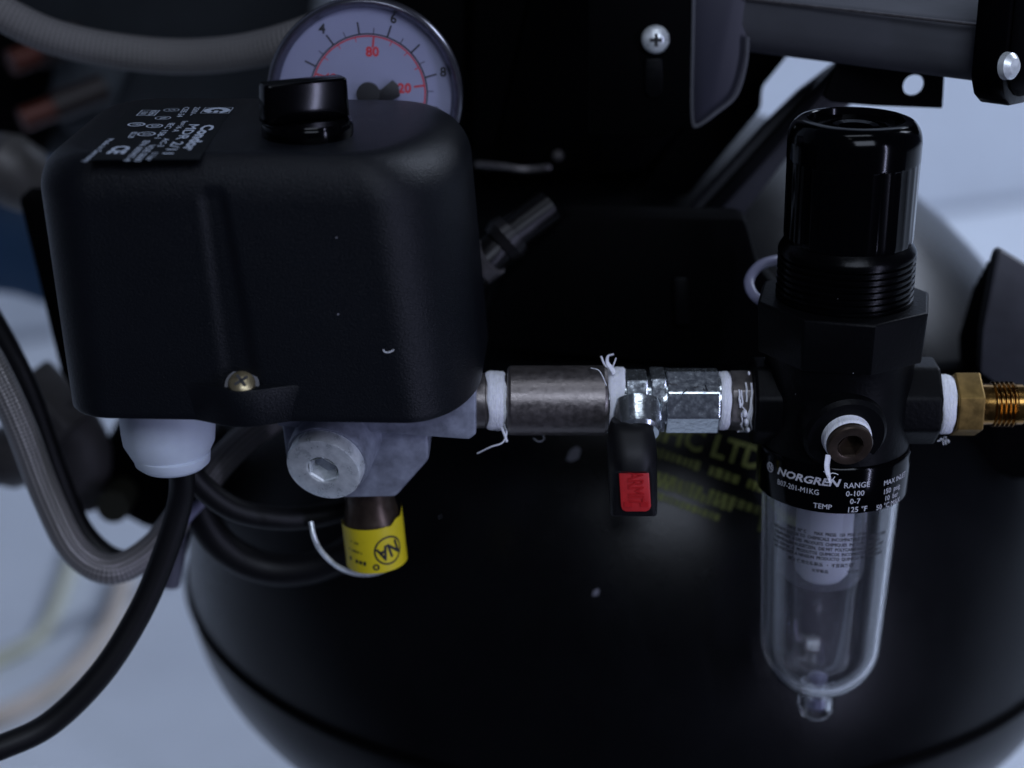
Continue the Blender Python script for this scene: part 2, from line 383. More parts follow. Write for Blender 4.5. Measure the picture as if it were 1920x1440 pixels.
# ================================================================== PRESSURE SWITCH
YAW = R(-2.5)
zb, zt = zp(790, -.043), W(960, 185, .031).z
zt2 = W(960, 318, -.030).z
XL0, XR0 = W(165, 775, -.02).x, W(909, 700, .012).x
XL1, XR1 = W(85, 372, -.02).x, W(874, 330, .02).x
YF, YB = -.0430, .036
print('cover', zb, zt, zt2, XL0, XR0, XL1, XR1)
sw = thing('pressure_switch', 'matt black pressure switch box with a knob on top and white printing', 'pressure switch', ((XL0+XR0)/2, 0, zb))
def rr_ring(x0, x1, y0, y1, r, z, nf=90):
    P = []
    def corner(cx, cy, a0, rx=None, ry=None):
        rx = rx or r; ry = ry or r
        for k in range(25):
            a = R(a0+k*90/24); P.append(Vector((cx+rx*math.cos(a), cy+ry*math.sin(a), z)))
    RXc, RYc = r*1.25+.003, r*1.2+.019
    for k in range(nf): P.append(Vector((x0+r+(x1-x0-r-RXc)*k/nf, y0, z)))
    corner(x1-RXc, y0+RYc, -90, RXc, RYc)
    for k in range(10): P.append(Vector((x1, y0+r+(y1-y0-2*r)*(k+.5)/10, z)) if False else Vector((x1, y0+RYc+(y1-r-y0-RYc)*(k+.5)/10, z)))
    corner(x1-r, y1-r, 0)
    for k in range(20): P.append(Vector((x1-r-(x1-x0-2*r)*(k+.5)/20, y1, z)))
    corner(x0+r, y1-r, 90)
    for k in range(10): P.append(Vector((x0, y1-r-(y1-y0-2*r)*(k+.5)/10, z)))
    corner(x0+r, y0+r, 180)
    return P
FR = .0125
def cover_ring(t, inset=0, z=None):
    x0, x1 = XL0+(XL1-XL0)*t+inset, XR0+(XR1-XR0)*t-inset
    zz = zb+(zt-zb)*t if z is None else z
    return rr_ring(x0, x1, YF+.0045*t+inset*.45, YB-.002*t-inset*.3, max(.0125+.004*t-inset*.45, .002), zz)
rings = [cover_ring(0, .0006, zb)]
hs = (zt-zb-FR)
for k in range(46): rings.append(cover_ring((.0006+hs*k/45)/(zt-zb)))
for k in range(1, 11):
    a = R(90*k/10); rings.append(cover_ring((hs+FR*math.sin(a))/(zt-zb), FR*(1-math.cos(a))))
# screw channel running down the front, rounded at its head
ga, gb = W(404, 352, YF+.002), W(462, 705, YF)
for rg in rings:
    for p in rg:
        if p.y < YF+.004 and p.z < ga.z+.004:
            t = (ga.z-p.z)/(ga.z-gb.z); gx = ga.x+(gb.x-ga.x)*t; half = .0034+.0016*max(0, t)
            q = abs(p.x-gx)/half
            if p.z > ga.z: q = math.hypot(q, (p.z-ga.z)/.0035)
            if q < 1.25: p.y += .0009*(.5+.5*math.cos(math.pi*max(0, min(1, (q-.35)/.9))))
cv = loft(rings)
# outward ledge for the cover screw
ledge = []
lc = W(468, 760, YF); lw = .0165
for k in range(25):
    u = -1+2*k/24; ledge.append((lc.x+u*lw, YF+.0007-.0050*math.cos(u*math.pi/2)**2))
ledge += [(lc.x+lw, YF+.006), (lc.x-lw, YF+.006)]
lh = W(960, 733, YF-.004).z-(zb-.0002)
led = xf(prism(ledge, lh, .0005, 2), Matrix.Translation((0, 0, zb-.0002+lh/2)))
RT = Matrix.Translation(sw.location) @ Matrix.Rotation(YAW, 4, 'Z') @ Matrix.Translation(-sw.location)
cover = link('cover', xf(join(cv, led), RT), 'cover', sw, sharp=42)
# screw
sp = RT @ W(467, 722, YF-.0008); sm = axis(sp, (.05, -.70, .72)) @ Matrix.Scale(1.12, 4)
scr = link('cover_screw', xf(lathe([(0, 0), (.0030, 0), (.0032, .0006), (.0029, .0014), (.0017, .0021), (0, .0023)], 32), sm), mat('grey_gold_plating', (.30, .25, .15), .35, .8, noise=900, vary=.4), sw)
link('cross_slot', xf(join(shift(quad2d(-.0018, -.00035, .0018, .00035), 0, 0), quad2d(-.00035, -.0018, .00035, .0018)), sm @ Matrix.Translation((0, 0, .00236)) @ Matrix.Rotation(.6, 4, 'Z')), 'ink', sw, sub=scr, smooth=False)
wv = lathe([(.0030, -.0006), (.0040, -.0006), (.0040, 0), (.0030, 0)], 32)
link('screw_washer', xf(wv, sm), mat('grey_washer', (.09, .09, .10), .5), sw)
# knob on top
kc = Wz(577, 252, zt); KR = 86*mmpx(kc)
knob = link('knob', xf(lathe([(0, -.0006), (KR*.97, -.0006), (KR, .0004), (KR, .0030), (KR*.985, .0034), (KR*.97, .0035), (KR*.97, .0038), (KR*.955, .0042), (0, .0043)], 72), Matrix.Translation(kc)), 'gloss', sw)
gy = R(27)
gp = []
for sx, sy in ((1, -1), (1, 1), (-1, 1), (-1, -1)):
    for k in range(5):
        a = {(1, -1): -90, (1, 1): 0, (-1, 1): 90, (-1, -1): 180}[(sx, sy)]+k*22.5
        gp.append((sx*(KR*.985-.0016)+.0016*math.cos(R(a)), sy*(.0032-.0016)+.0016*math.sin(R(a))))
gh = .0105
gvs = prism(gp, gh, .0007, 3)
gvs = ([Vector((p.x*(1-.04*(p.z/gh+.5)), p.y, p.z)) for p in gvs[0]], gvs[1])
grip = link('grip', xf(gvs, Matrix.Translation(kc+Vector((-.0006, -.0006, .0042+gh/2))) @ Matrix.Rotation(gy, 4, 'Z')), 'gloss', sw, sub=knob)
# scratches / embossed arc beside the knob
em = join(shift(ring2d(.0052, .0056, 20, 20, 110), 0, 0), shift(ring2d(.0040, .0043, 20, 20, 110), 0, 0))
link('embossed_arc', xf(em, Matrix.Translation(Wz(700, 226, zt)+Vector((-.003, -.004, .00015)))), 'label', sw, smooth=False)
# printed rating label, text reading towards the viewer
ztop = zt+.00012
def along(s, a, b, height=None, bold=.0, dz=.00022, sx=None):
    A, B = Wz(*a, ztop), Wz(*b, ztop); L_ = (B-A).length; d = (B-A)/L_
    v, f = text2d(s, 1, bold); x0 = min(p.x for p in v); x1 = max(p.x for p in v)
    k = L_/(x1-x0); ky = (height/1000/.73) if height else k
    n = Vector((-d.y, d.x, 0)); mid = (A+B)/2+Vector((0, 0, dz))
    return [mid+d*((p.x-(x0+x1)/2)*k)+n*(p.y*ky) for p in v], f
pl = [Wz(x, y, ztop) for x, y in ((247, 200), (438, 196), (374, 299), (158, 300))]
link('label_plate', thick((pl, [[0, 1, 2, 3]]), (0, 0, -.0001)), 'label', sw, smooth=False)
px_ = lambda x, y: (120+x/5.333, 170+y/5.333)
tx = [along('Condor', px_(1452, 350), px_(1232, 605), 3.3, .04), along('MDR 2/11', px_(1300, 345), px_(1030, 640), 2.9, .015)]
link('printed_title', join(*tx), 'print', sw, smooth=False)
tx = [along('250V~', px_(1335, 172), px_(1270, 255), 1.7, .015), along('CEE-24', px_(1230, 172), px_(1150, 270), 1.7, .015),
      along('In=16 A', px_(1212, 312), px_(1105, 420), 1.7, .015), along('IEC 158-1', px_(1080, 332), px_(930, 485), 1.75, .015), along('AC-3', px_(1030, 485), px_(955, 568), 1.7, .015),
      along('11 bar', px_(910, 628), px_(842, 705), 1.7, .015), along('VDE 0660', px_(880, 548), px_(725, 715), 1.85, .015), along('EN 60947-4', px_(828, 508), px_(620, 712), 1.85, .015),
      along('CE', px_(590, 560), px_(498, 640), 4.4, .04), along('Made in Germany', px_(470, 488), px_(210, 722), 1.7, .015), along('B2.28', px_(705, 422), px_(660, 480), 1.6, .015)]
link('printed_ratings', join(*tx), 'print', sw, smooth=False)
def emblem(px, py, r, s, ring=.16):
    c = Wz(*px_(px, py), ztop)+Vector((0, 0, .00022)); a = axis(c, (0, 0, 1)) @ Matrix.Identity(4)
    m_ = Matrix.Translation(c) @ Matrix.Rotation(R(-90)+YAW, 4, 'Z')
    return xf(join(ring2d(r*(1-ring), r, 36), text2d(s, r*1.25, .02)), m_)
r_ = .0022
link('printed_emblems', join(emblem(1075, 200, r_, 'S', .1), emblem(990, 280, r_, 'N', .12), emblem(905, 360, r_*1.05, 'D', .2), emblem(725, 345, r_*1.1, 'FI', .24), emblem(825, 440, r_*1.12, 'S', .2)), 'print', sw, smooth=False)
kb = Matrix.Translation(Wz(*px_(842, 230), ztop)+Vector((0, 0, .00022))) @ Matrix.Rotation(R(-90)+YAW, 4, 'Z')
fw, fh, ft = .0036, .0026, .0003
frame = join(quad2d(-fw, -fh, fw, -fh+ft), quad2d(-fw, fh-ft, fw, fh), quad2d(-fw, -fh+ft, -fw+ft, fh-ft), quad2d(fw-ft, -fh+ft, fw, fh-ft))
link('printed_box_mark', xf(join(frame, shift(text2d('KEMA', .0024, .02), 0, .0010), shift(text2d('EUR', .0022, .02), .0004, -.0012)), kb), 'print', sw, smooth=False)
lb = Matrix.Translation(Wz(*px_(1530, 205), ztop)+Vector((0, 0, .00022))) @ Matrix.Rotation(R(-90)+YAW, 4, 'Z')
q_ = .0040
lg = join(quad2d(-q_, -q_, q_, -q_+.0002), quad2d(-q_, q_-.0002, q_, q_), quad2d(-q_, -q_, -q_+.0002, q_), quad2d(q_-.0002, -q_, q_, q_), ring2d(.0017, .0037, 40, 25, 335), quad2d(.0002, -.0006, .0030, .0006))
link('printed_logo', xf(lg, lb), 'print', sw, smooth=False)
# dust curl and water mark on the front
def onfront(px, py, off=.0003): return RT @ (W(px, py, YF+.0006)-Vector((0, off, 0)))
link('lint', join(tube([onfront(733, 651, .0006), onfront(737, 655, .0008), onfront(745, 655, .0008), onfront(753, 651, .0006)], .00016, 6, 5)[:2]), 'tape', sw)

# cable gland below
gc = W(315, 800, -.012); GZ=.0028; gl = thing('cable_gland', 'white nylon cable gland under the left end of the black box', 'cable gland', (gc.x, gc.y, zp(885, -.012)))
z0 = zp(848, -.012); zt_ = zb+.004; mpx = mmpx(gc); r1 = 88*mpx
link('gland_body', xf(lathe([(0, z0), (r1*.80, z0-.001), (r1*.97, z0+.0035), (r1*1.0, z0+.007), (r1*1.03, zt_), (0, zt_)], 64), Matrix.Translation((gc.x, gc.y, 0))), 'gland', gl, sharp=50)
link('gland_nut', xf(lathe([(0, z0-.0042), (r1*.45, z0-.0042), (r1*.68, z0-.0036), (r1*.80, z0-.0022), (r1*.82, z0+.0003), (r1*.74, z0+.0012), (0, z0+.0012)], 64), Matrix.Translation((gc.x+.0008, gc.y-.001, 0))), 'gland', gl, sharp=50)

# ================================================================== MANIFOLD
mf = thing('manifold_block', 'cast zinc manifold block under the black box with a round socket plug', 'manifold', W(640, 935, 0))
zmt = zb+.012
def outline(pts, Y): return [(W(x, y, Y).x, W(x, y, Y).z) for x, y in pts]
def slab(pts, Y0, Y1, bev=.0008):
    o = outline(pts, Y0); h = Y1-Y0
    v, f = prism([(x, z) for x, z in o], h, bev)
    return [Vector((p.x, Y0+h/2-p.z, p.y)) for p in v], f
link('flange', slab([(780, 640), (893, 640), (893, 815), (880, 825), (700, 812), (520, 800), (520, 760)], -.012, .026), 'zinc', mf)
link('valve_wedge', slab([(690, 800), (803, 800), (805, 862), (742, 933), (640, 935)], -.006, .020, .0012), 'zinc', mf)
bp_ = W(608, 876, -.018); bdir = Vector((-.22, -.92, -.30)).normalized()
rpl = 73*mmpx(bp_)
bossA = xf(lathe([(0, -.026), (rpl*1.13, -.026), (rpl*1.10, -.004), (rpl*1.06, -.0032), (0, -.0032)], 64), axis(bp_, bdir))
link('plug_boss', join(bossA, slab([(524, 770), (700, 770), (694, 850), (680, 900), (640, 934), (560, 900), (536, 860)], -.008, .018, .002)), 'zinc', mf, sharp=40)
plug = link('socket_plug', xf(join(lathe([(rpl*.50, -.004), (rpl, -.004), (rpl, .0004), (rpl*.965, .0012), (rpl*.95, .0013), (rpl*.44, .0013), (rpl*.40, .0010), (rpl*.37, -.002), (rpl*.37, -.004)], 72)), axis(bp_, bdir)), 'zincw', mf)
hx = loft([[Vector((x, y, z)) for x, y in ngon(6, rpl*s, R(25))] for z, s in ((.00125, .42), (.0006, .385), (-.0055, .375))], cap=False)
hx = (hx[0], hx[1]+[list(range(12, 18))])
link('hex_socket', xf(hx, axis(bp_, bdir)), 'zincw', mf, sub=plug, sharp=20)

# safety valve
vt, vb = W(690, 905, .006), W(707, 1050, .006)
ax = (vt-vb).normalized(); vl = (vt-vb).length; mpv = mmpx(vb); rv = 57*mpv
sv = thing('safety_valve', 'small bronze safety valve with a yellow label hanging under the manifold', 'safety valve', vb)
A_ = axis(vb, ax)
link('valve_body', xf(lathe([(0, .0012), (rv*.96, .0012), (rv*.96, vl*.55), (rv*.90, vl*.60), (rv*.80, vl*.78), (rv*.82, vl*.85), (rv*.82, vl+.01), (0, vl+.01)], 48), A_), 'bronze', sv)
def smudge(length, h, seed, pitch=None):
    # a line of print too soft to read: a row of small strokes of uneven width and height
    rd = random.Random(seed); x = -length/2; V, Fc = [], []
    while x < length/2:
        w_ = h*rd.uniform(.35, .8)
        if rd.random() < .17: x += w_; continue
        a = h*rd.uniform(.32, .5); n = len(V)
        V += [Vector((x, -a, 0)), Vector((x+w_, -a, 0)), Vector((x+w_, a, 0)), Vector((x, a, 0))]; Fc.append([n, n+1, n+2, n+3]); x += w_+h*.22
    return V, Fc
lh0 = vl*.56
def val_lab(r, jag=True, n=60):
    V, Fc = [], []
    for i in range(n+1):
        a = R(180+180*i/n) ; a = R(170+200*i/n)
        u = i/n; tp = lh0+(.0035*max(0, (u-.62)/.38)**1.2 if jag else 0)-.0004*math.sin(u*40)*(u > .6)
        V += [Vector((r*math.cos(a), r*math.sin(a), 0)), Vector((r*math.cos(a), r*math.sin(a), tp))]
    for i in range(n): Fc.append([2*i, 2*i+2, 2*i+3, 2*i+1])
    return V, Fc
# the local frame: find azimuth offset so that angle 270 looks at the camera
Ai = A_.inverted(); tocam = (Ai @ CAM); az = math.atan2(tocam.y, tocam.x)-R(270)
RZ = Matrix.Rotation(az, 4, 'Z')
lab = link('yellow_label', xf(val_lab(rv*1.0), A_ @ RZ), 'yellow', sv)
def wrap(vf, r, phi0, zc, ang=0):   # flat print -> cylinder, angle 270 = towards viewer
    V = []; c, s = math.cos(R(ang)), math.sin(R(ang))
    for p in vf[0]:
        x, y = p.x*c-p.y*s, p.x*s+p.y*c; a = R(270)+phi0+x/r
        V.append(Vector((r*math.cos(a), r*math.sin(a), zc+y)))
    return V, vf[1]
rw = rv*1.0+.00012; U = mpv
bits = [wrap(ring2d(25*U, 28.5*U, 48, ex=1.0), rw, R(24), 42*U), wrap(text2d('NA', 38*U, .035, sx=.8), rw, R(24), 42*U, 180+14), wrap(line2d((-27*U, 8*U), (-18*U, 2*U), 2.5*U), rw, R(24), 42*U),
        wrap(ring2d(3*U, 6.5*U, 20), rw, R(-3), 13*U)]
for k, (zz, wd_) in enumerate(((62, 3), (44, 3.4), (24, 7))):
    bits.append(wrap(smudge((26+k*4)*U, wd_*1.5*U, 7+k), rw, R(-42), zz*U, -10))
link('label_print', xf(join(*bits), A_ @ RZ), 'ink', sv, sub=lab, smooth=False)
rp = [W(583, 978, -.004), W(590, 1010, -.006), W(606, 1038, -.004), W(636, 1064, .002), W(672, 1076, .010), W(705, 1074, .016), W(738, 1060, .020)]
link('pull_ring', tube(rp, 5.0*mpv, 12, 8)[:2], 'zincw', sv)

# ================================================================== PIPE RUN
ZA = zp(751)
def XA(px, py=751): return W(px, py, 0).x
def along_x(prof): # list of (pixel x, radius in px) -> lathe about the pipe axis
    return xf(lathe([(r*.001, x) for x, r in prof], 72), axis((0, 0, ZA), (1, 0, 0)))
PX = .1535  # mm per pixel at the pipe
def pipe(prof): return along_x([(XA(x), r*PX) for x, r in prof])
nip = thing('pipe_nipple', 'short nickel pipe nipple between the manifold and the long brown coupling', 'pipe nipple', (XA(915), 0, ZA-.008))
link('nipple_body', pipe([(880, 0), (880, 52), (910, 52), (912, 50), (955, 50), (955, 0)]), 'nipple', nip)
def tape_ring(x0, x1, r, seed, amp=2.0, skew=0, right=0, n=64, m=9):
    rd = random.Random(seed); ph = [rd.uniform(0, 6.28) for _ in range(6)]
    V, Fc = [], []
    for k in range(m+1):
        u = k/m
        for i in range(n):
            a = 2*math.pi*i/n
            xx0 = x0+amp*(math.sin(a*2+ph[0])+.6*math.sin(a*5+ph[1]))+skew*math.sin(a); xx1 = x1+amp*(math.sin(a*2+ph[2])+.6*math.sin(a*7+ph[3]))+right*math.sin(a)
            rr = (r+1.2*math.sin(u*math.pi)+.5*math.sin(a*3+ph[4]+u*5)+.35*math.sin(u*19+a*2+ph[5]))*(1 if 0 < k < m else .96)
            V.append(Vector((XA(xx0+(xx1-xx0)*u), 0, ZA))+Vector((0, math.cos(a), math.sin(a)))*rr*PX*.001)
    for k in range(m):
        for i in range(n):
            j = (i+1) % n; Fc.append([k*n+i, k*n+j, (k+1)*n+j, (k+1)*n+i])
    return V, Fc
tp = link('thread_tape', tape_ring(914, 948, 55, 3, 2.5), 'tape', nip, sharp=80)
hang = W(944, 800, -.004)
link('loose_threads', join(tube([W(945, 795, -.006), W(950, 812, -.007), W(942, 830, -.008), W(920, 838, -.008), W(895, 850, -.006)], .00022, 6, 6)[:2],
     tube([W(886, 706, -.008), W(893, 716, -.009), W(884, 740, -.0095), W(890, 765, -.009), W(886, 790, -.008)], .00018, 6, 6)[:2],
     tube([W(940, 800, -.006), W(946, 815, -.007), W(950, 828, -.007)], .0004, 6, 6)[:2], tube([W(1000, 822, .006), W(1010, 828, .006), W(1020, 824, .006), W(1018, 816, .006)], .0002, 6, 6)[:2]), 'tape', nip, sub=tp)
cp_ = thing('pipe_coupling', 'long round brown steel coupling between two bands of white tape', 'pipe coupling', (XA(1045), 0, ZA-.01))
link('coupling_body', pipe([(951, 0), (951, 52), (951, 58), (953, 63), (958, 65.5), (1132, 65.5), (1137, 63), (1139, 58), (1139, 0)]), 'steel', cp_, sharp=25)

bv = thing('ball_valve', 'small chrome ball valve with a black handle and red insert', 'valve', (XA(1200), 0, ZA-.009))
def xprism(poly, x0, x1, bev=.0004):   # outline in (y,z) raised along x
    v, f = prism(poly, XA(x1)-XA(x0), bev, 2); xm = (XA(x0)+XA(x1))/2
    return [Vector((xm+p.z, p.x, ZA+p.y)) for p in v], f
def k_(n, r, rot): return ngon(n, r*PX*.001, R(rot))
link('hex_end', join(xprism(k_(8, 63, 10), 1247, 1344, .0003), pipe([(1240, 0), (1240, 50), (1348, 50), (1348, 0)])), 'chrome', bv, sharp=12)
sqp = [(-50, -2), (-33, -46), (33, -46), (50, -2), (30, 52), (-30, 52)]
sqp = [(x*PX*.001, y*PX*.001) for x, y in sqp]
link('valve_body', join(xprism(sqp, 1172, 1211, .0003), xprism([(x*1.07, y*1.07) for x, y in sqp], 1218, 1245, .0003), pipe([(1130, 0), (1130, 46), (1248, 46), (1248, 0)])), 'chrome', bv, sharp=12)
stc = W(1196, 812, -.012)
bonn = xf(lathe([(0, -.0055), (49*PX*.001, -.0055), (46*PX*.001, -.001), (43*PX*.001, .0022), (38*PX*.001, .0032), (0, .0032)], 48), axis(Vector((stc.x, -.0105, stc.z+.0022)), (0, -.80, -.60)))
link('stem_collar', bonn, 'chrome', bv, sharp=25)
link('thread_tape', tape_ring(1139, 1163, 62, 8, 1.2, 0, right=9), 'tape', bv, sharp=80)
link('thread_tape', tape_ring(1347, 1366, 54, 12, 1.0), 'tape', bv, sharp=80)
link('end_nipple', join(pipe([(1340, 0), (1340, 49), (1370, 49), (1370, 0)]), xprism(k_(6, 58, 20), 1366, 1409, .0005)), 'nipple', bv, sharp=20)
link('tape_tail', join(tube([W(1152, 700, -.004), W(1146, 690, -.004), W(1139, 680, -.004), W(1140, 668, -.004), W(1151, 664, -.004)], .00085, 10, 8, lambda u: 1-.5*u, .45)[:2],
     tube([W(1146, 692, -.004), W(1134, 684, -.004), W(1127, 668, -.004)], .0003, 6, 6)[:2], tube([W(1148, 690, -.004), W(1152, 680, -.004), W(1155, 671, -.004)], .00022, 6, 6)[:2],
     tube([W(1108, 690, -.008), W(1122, 694, -.0095), W(1130, 706, -.0105), W(1137, 723, -.0108)], .00016, 6, 6)[:2]), 'tape', bv)
fb = []
rd = random.Random(5)
for k in range(16):
    a0 = rd.uniform(-62, 50); x = rd.uniform(1375, 1406); x2 = min(1408, x+rd.uniform(-8, 16)); Lr = rd.uniform(20, 60)
    pts = []
    for q in range(5):
        u = q/4; zz = (a0-Lr*u)*PX*.001; rr_ = .0089; zz = max(-rr_*.98, min(rr_*.98, zz)); pts.append(Vector((XA(x+(x2-x)*u+rd.uniform(-1.5, 1.5)), -math.sqrt(rr_**2-zz**2)-.0002, ZA+zz)))
    fb.append(tube(pts, rd.uniform(.00012, .00028), 5, 4)[:2])
for (px, py, r) in ((1404, 700, .0006), (1396, 775, .0012), (1399, 790, .001), (1403, 806, .0007)):
    fb.append(xf(lathe(arc(0, 0, r, -90, 90, 6), 10), Matrix.Translation(W(px, py, -.0085)) @ Matrix.Scale(.7, 4, (1, 0, 0))))
link('frayed_fibres', join(*fb), 'tape', bv)
bits = [tube([W(x, y, -.0100), W(x+dx*.5, y+dy*.5+1, -.0101), W(x+dx, y+dy, -.0100)], .00022, 5, 3)[:2] for x, y, dx, dy in ((1250, 717, 20, 5), (1281, 736, 7, -6), (1300, 726, 9, -1), (1318, 729, 10, 4), (1322, 722, 4, 10))]
link('grime_flecks', join(*bits), 'ink', bv)
# handle
hc = W(1191, 872, -.020)
hm = mmpx(hc); hw = 93*hm
hd = []
Yh = -.0185
hz0, hz1 = zp(962, Yh), zp(805, Yh)
sec = []
def hand_ring(z, wd, y0, y1, r):
    x = hc.x+(-.0006+.0012*(z-hz0)/(hz1-hz0)*-1+.0006)*1.0
    P = []
    for (sx, sy, a0) in ((1, -1, -90), (1, 1, 0), (-1, 1, 90), (-1, -1, 180)):
        for k in range(7):
            a = R(a0+k*15); P.append(Vector((x+sx*(wd/2-r)+r*math.cos(a), (y0 if sy < 0 else y1)-sy*r+r*math.sin(a), z)))
    return P
zr_t, = (zp(882, Yh-.004),)
hr = []
for z, wd, y0, y1, r in ((hz0-.0002, hw*.92, Yh-.0018, Yh+.002, .0012), (hz0+.0006, hw*.95, Yh-.0030, Yh+.003, .0016), (hz0+.004, hw*.97, Yh-.0036, Yh+.004, .0022), (zr_t-.001, hw*.99, Yh-.0040, Yh+.005, .0030),
                         (zr_t+.0006, hw, Yh-.0062, Yh+.005, .0052), (zr_t+.004, hw, Yh-.0058, Yh+.006, .0055), (hz1-.004, hw*.99, Yh-.0040, Yh+.0075, .0055), (hz1-.001, hw*.90, Yh-.0015, Yh+.0085, .0045), (hz1+.0008, hw*.76, Yh+.0015, Yh+.0085, .0030)):
    hr.append(hand_ring(z, wd, y0, y1, r))
hand = link('handle', loft(hr), 'rubber', bv, sharp=40)
ins = prism(outline([(1160, 884), (1172, 880), (1205, 880), (1217, 885), (1221, 950), (1218, 957), (1211, 960), (1174, 960), (1167, 957), (1164, 950)], Yh-.0045), .003, .0004)
insert = link('red_insert', ([Vector((p.x, Yh-.0030-p.z, p.y)) for p in ins[0]], ins[1]), 'red', bv, sub=hand)
tm = Matrix.Translation(W(1191, 915, Yh-.00462)+Vector((0, -.00004, 0))) @ Matrix.Rotation(R(90), 4, 'X') @ Matrix.Rotation(R(-86), 4, 'Z')
link('raised_letters', xf(thick(text2d('ARMI7', .0064, .0, sx=.56), (0, 0, .0002)), tm), 'redd', bv, sub=hand, smooth=False)
dm = [xf(box(.0022, .0014, .0003), Matrix.Translation(W(x, 946, Yh-.0046)) @ Matrix.Rotation(R(90), 4, 'X')) for x in (1178, 1208)]
link('raised_mark', dm[0], 'redd', bv, sub=hand); link('raised_mark', dm[1], 'redd', bv, sub=hand)

# ================================================================== FILTER REGULATOR
XR = W(1569, 751, 0).x; fr = thing('filter_regulator', 'tall black filter regulator with a clear bowl and white lettering', 'regulator', (XR, 0, zp(1345)))
RX = Matrix.Translation((XR, 0, 0))
def rz(prof, n=96): return xf(lathe([(r*.001, z) for r, z in prof], n), RX)
def prx(py, hpx):      # half-width in photo pixels at photo row py -> mm
    return hpx*mmpx((XR, 0, zp(py)))*1000
zc_t, zc_b = zp(221), zp(447)
rc = prx(250, 125.5)
# the cap: smooth collar above, shallow flutes below
cap_rings = []
def cap_ring(r, z, flute=0.0, n=240):
    return [Vector((XR+(r-flute*(.5+.5*math.cos(a*36))**.5)*math.cos(a), (r-flute*(.5+.5*math.cos(a*36))**.5)*math.sin(a), z)) for a in [2*math.pi*i/n for i in range(n)]]
def c_(r, z, fl=0): cap_rings.append(cap_ring(r*.001, z, fl))
rim = rc*.745
c_(rc*.24, zc_t-.0052); c_(rc*.25, zc_t-.0022); c_(rc*.34, zc_t-.0018); c_(rc*.345, zc_t-.0030)
c_(rc*.48, zc_t-.0030); c_(rc*.485, zc_t-.0022); c_(rc*.70, zc_t-.0018); c_(rc*.715, zc_t-.0002); c_(rc*.73, zc_t); c_(rc*.77, zc_t-.0001)
for k in range(0, 10):
    a = R(90-k*10); c_(rc*(.77+.23*math.cos(a)), zc_t-.0062*(1-math.sin(a)) if k < 9 else zc_t-.0062)
c_(rc, zc_t-.0105); c_(rc*.999, zc_t-.0112); c_(rc*.996, zc_t-.0114, .00012); c_(rc*.982, zc_b+.0015, .00012); c_(rc*.970, zc_b, .00012); c_(rc*.90, zc_b-.0002)
capv = loft(cap_rings)
link('adjusting_cap', capv, 'gloss', fr, sharp=28)
# bonnet thread
pr = [(rc*.85, zp(430)), (rc*.985, zp(452)), (prx(470, 127), zp(462))]
zz0, zz1 = zp(467), zp(572); nth = 9
rb_ = prx(520, 128)
for k in range(nth):
    za = zz0+(zz1-zz0)*k/nth; h = (zz1-zz0)/nth
    pr += [(rb_, za), (rb_, za+h*.38), (rb_-.75, za+h*.55), (rb_-.75, za+h*.82)]
pr += [(rb_-.6, zz1), (rb_-.6, zp(600)), (rb_*.5, zp(601))]
link('threaded_bonnet', rz(pr), 'satin', fr, sharp=20)
znt, znb = zp(556), zp(650)
on = prism(ngon(8, prx(556, 168)*.001, R(10)), znt-znb, .0007, 2)
ohx = ([Vector((p.x*(1-.03*(p.z < -.004)), p.y*(1-.03*(p.z < -.004)), p.z)) for p in on[0]], on[1])
link('panel_nut', xf(ohx, Matrix.Translation((XR, 0, (znt+znb)/2))), 'paint', fr, sharp=20)
# body with ports
zb0 = zp(868)
ry = R(10)
body = [rz([(0, zp(640)), (prx(650, 146), zp(640)), (prx(700, 138), zp(668)), (prx(760, 136), zp(700)), (prx(800, 136), zp(800)), (prx(850, 140), zb0-.001), (0, zb0-.001)])]
body.append(xf(prism(ngon(8, .0128, R(22.5)), XA(1752)-XA(1407), .0012, 3), Matrix.Translation(((XA(1752)+XA(1407))/2, 0, ZA)) @ Matrix.Rotation(R(90), 4, 'Y')))
pc = W(1593, 833, -.0255); pd = Vector((.10, -.97, -.22)).normalized()
body.append(xf(lathe([(0, -.022), (.0130, -.022), (.0118, -.0048), (.0108, -.0036), (0, -.0036)], 64), axis(pc, pd)))
link('body', join(*body), 'paint', fr, sharp=30)
rp_ = 43.5*mmpx(pc)
gpl = link('gauge_port_plug', xf(lathe([(rp_*.5, -.003), (rp_, -.003), (rp_, .0006), (rp_*.95, .0011), (rp_*.62, .0012), (rp_*.56, .0010), (rp_*.52, -.001), (rp_*.52, -.003)], 64), axis(pc, pd)), 'bronze', fr)
hx = loft([[Vector((x, y, z)) for x, y in ngon(6, rp_*s, R(0))] for z, s in ((.00115, .60), (.0006, .55), (-.0030, .53))], cap=False); hx = (hx[0], hx[1]+[list(range(12, 18))])
link('hex_socket', xf(hx, axis(pc, pd)), 'bronze', fr, sub=gpl, sharp=20)
tp_ = xf(lathe([(rp_*1.0, -.0042), (rp_*1.08, -.0040), (rp_*1.09, -.0026), (rp_*1.04, -.0020), (rp_*1.07, -.0013), (rp_*1.03, -.0002), (rp_*.99, -.0001)], 64), axis(pc+Vector((-.0002, .0004, .0005)), pd))
tl = tube([pc+Vector((-.0058, -.0008, -.0028)), pc+Vector((-.0062, -.0018, -.0058)), pc+Vector((-.0056, -.0022, -.0085)), pc+Vector((-.0050, -.0022, -.0105))], .0013, 10, 8, lambda u: 1-.65*u*u, .4)[:2]
link('thread_tape', join(tp_, tl, scatter_fibre(pc+Vector((-.0054, -.0022, -.0088)), 10, (.0009, .0003, .0014), .0022, .00012, 3)), 'tape', fr, sharp=60)
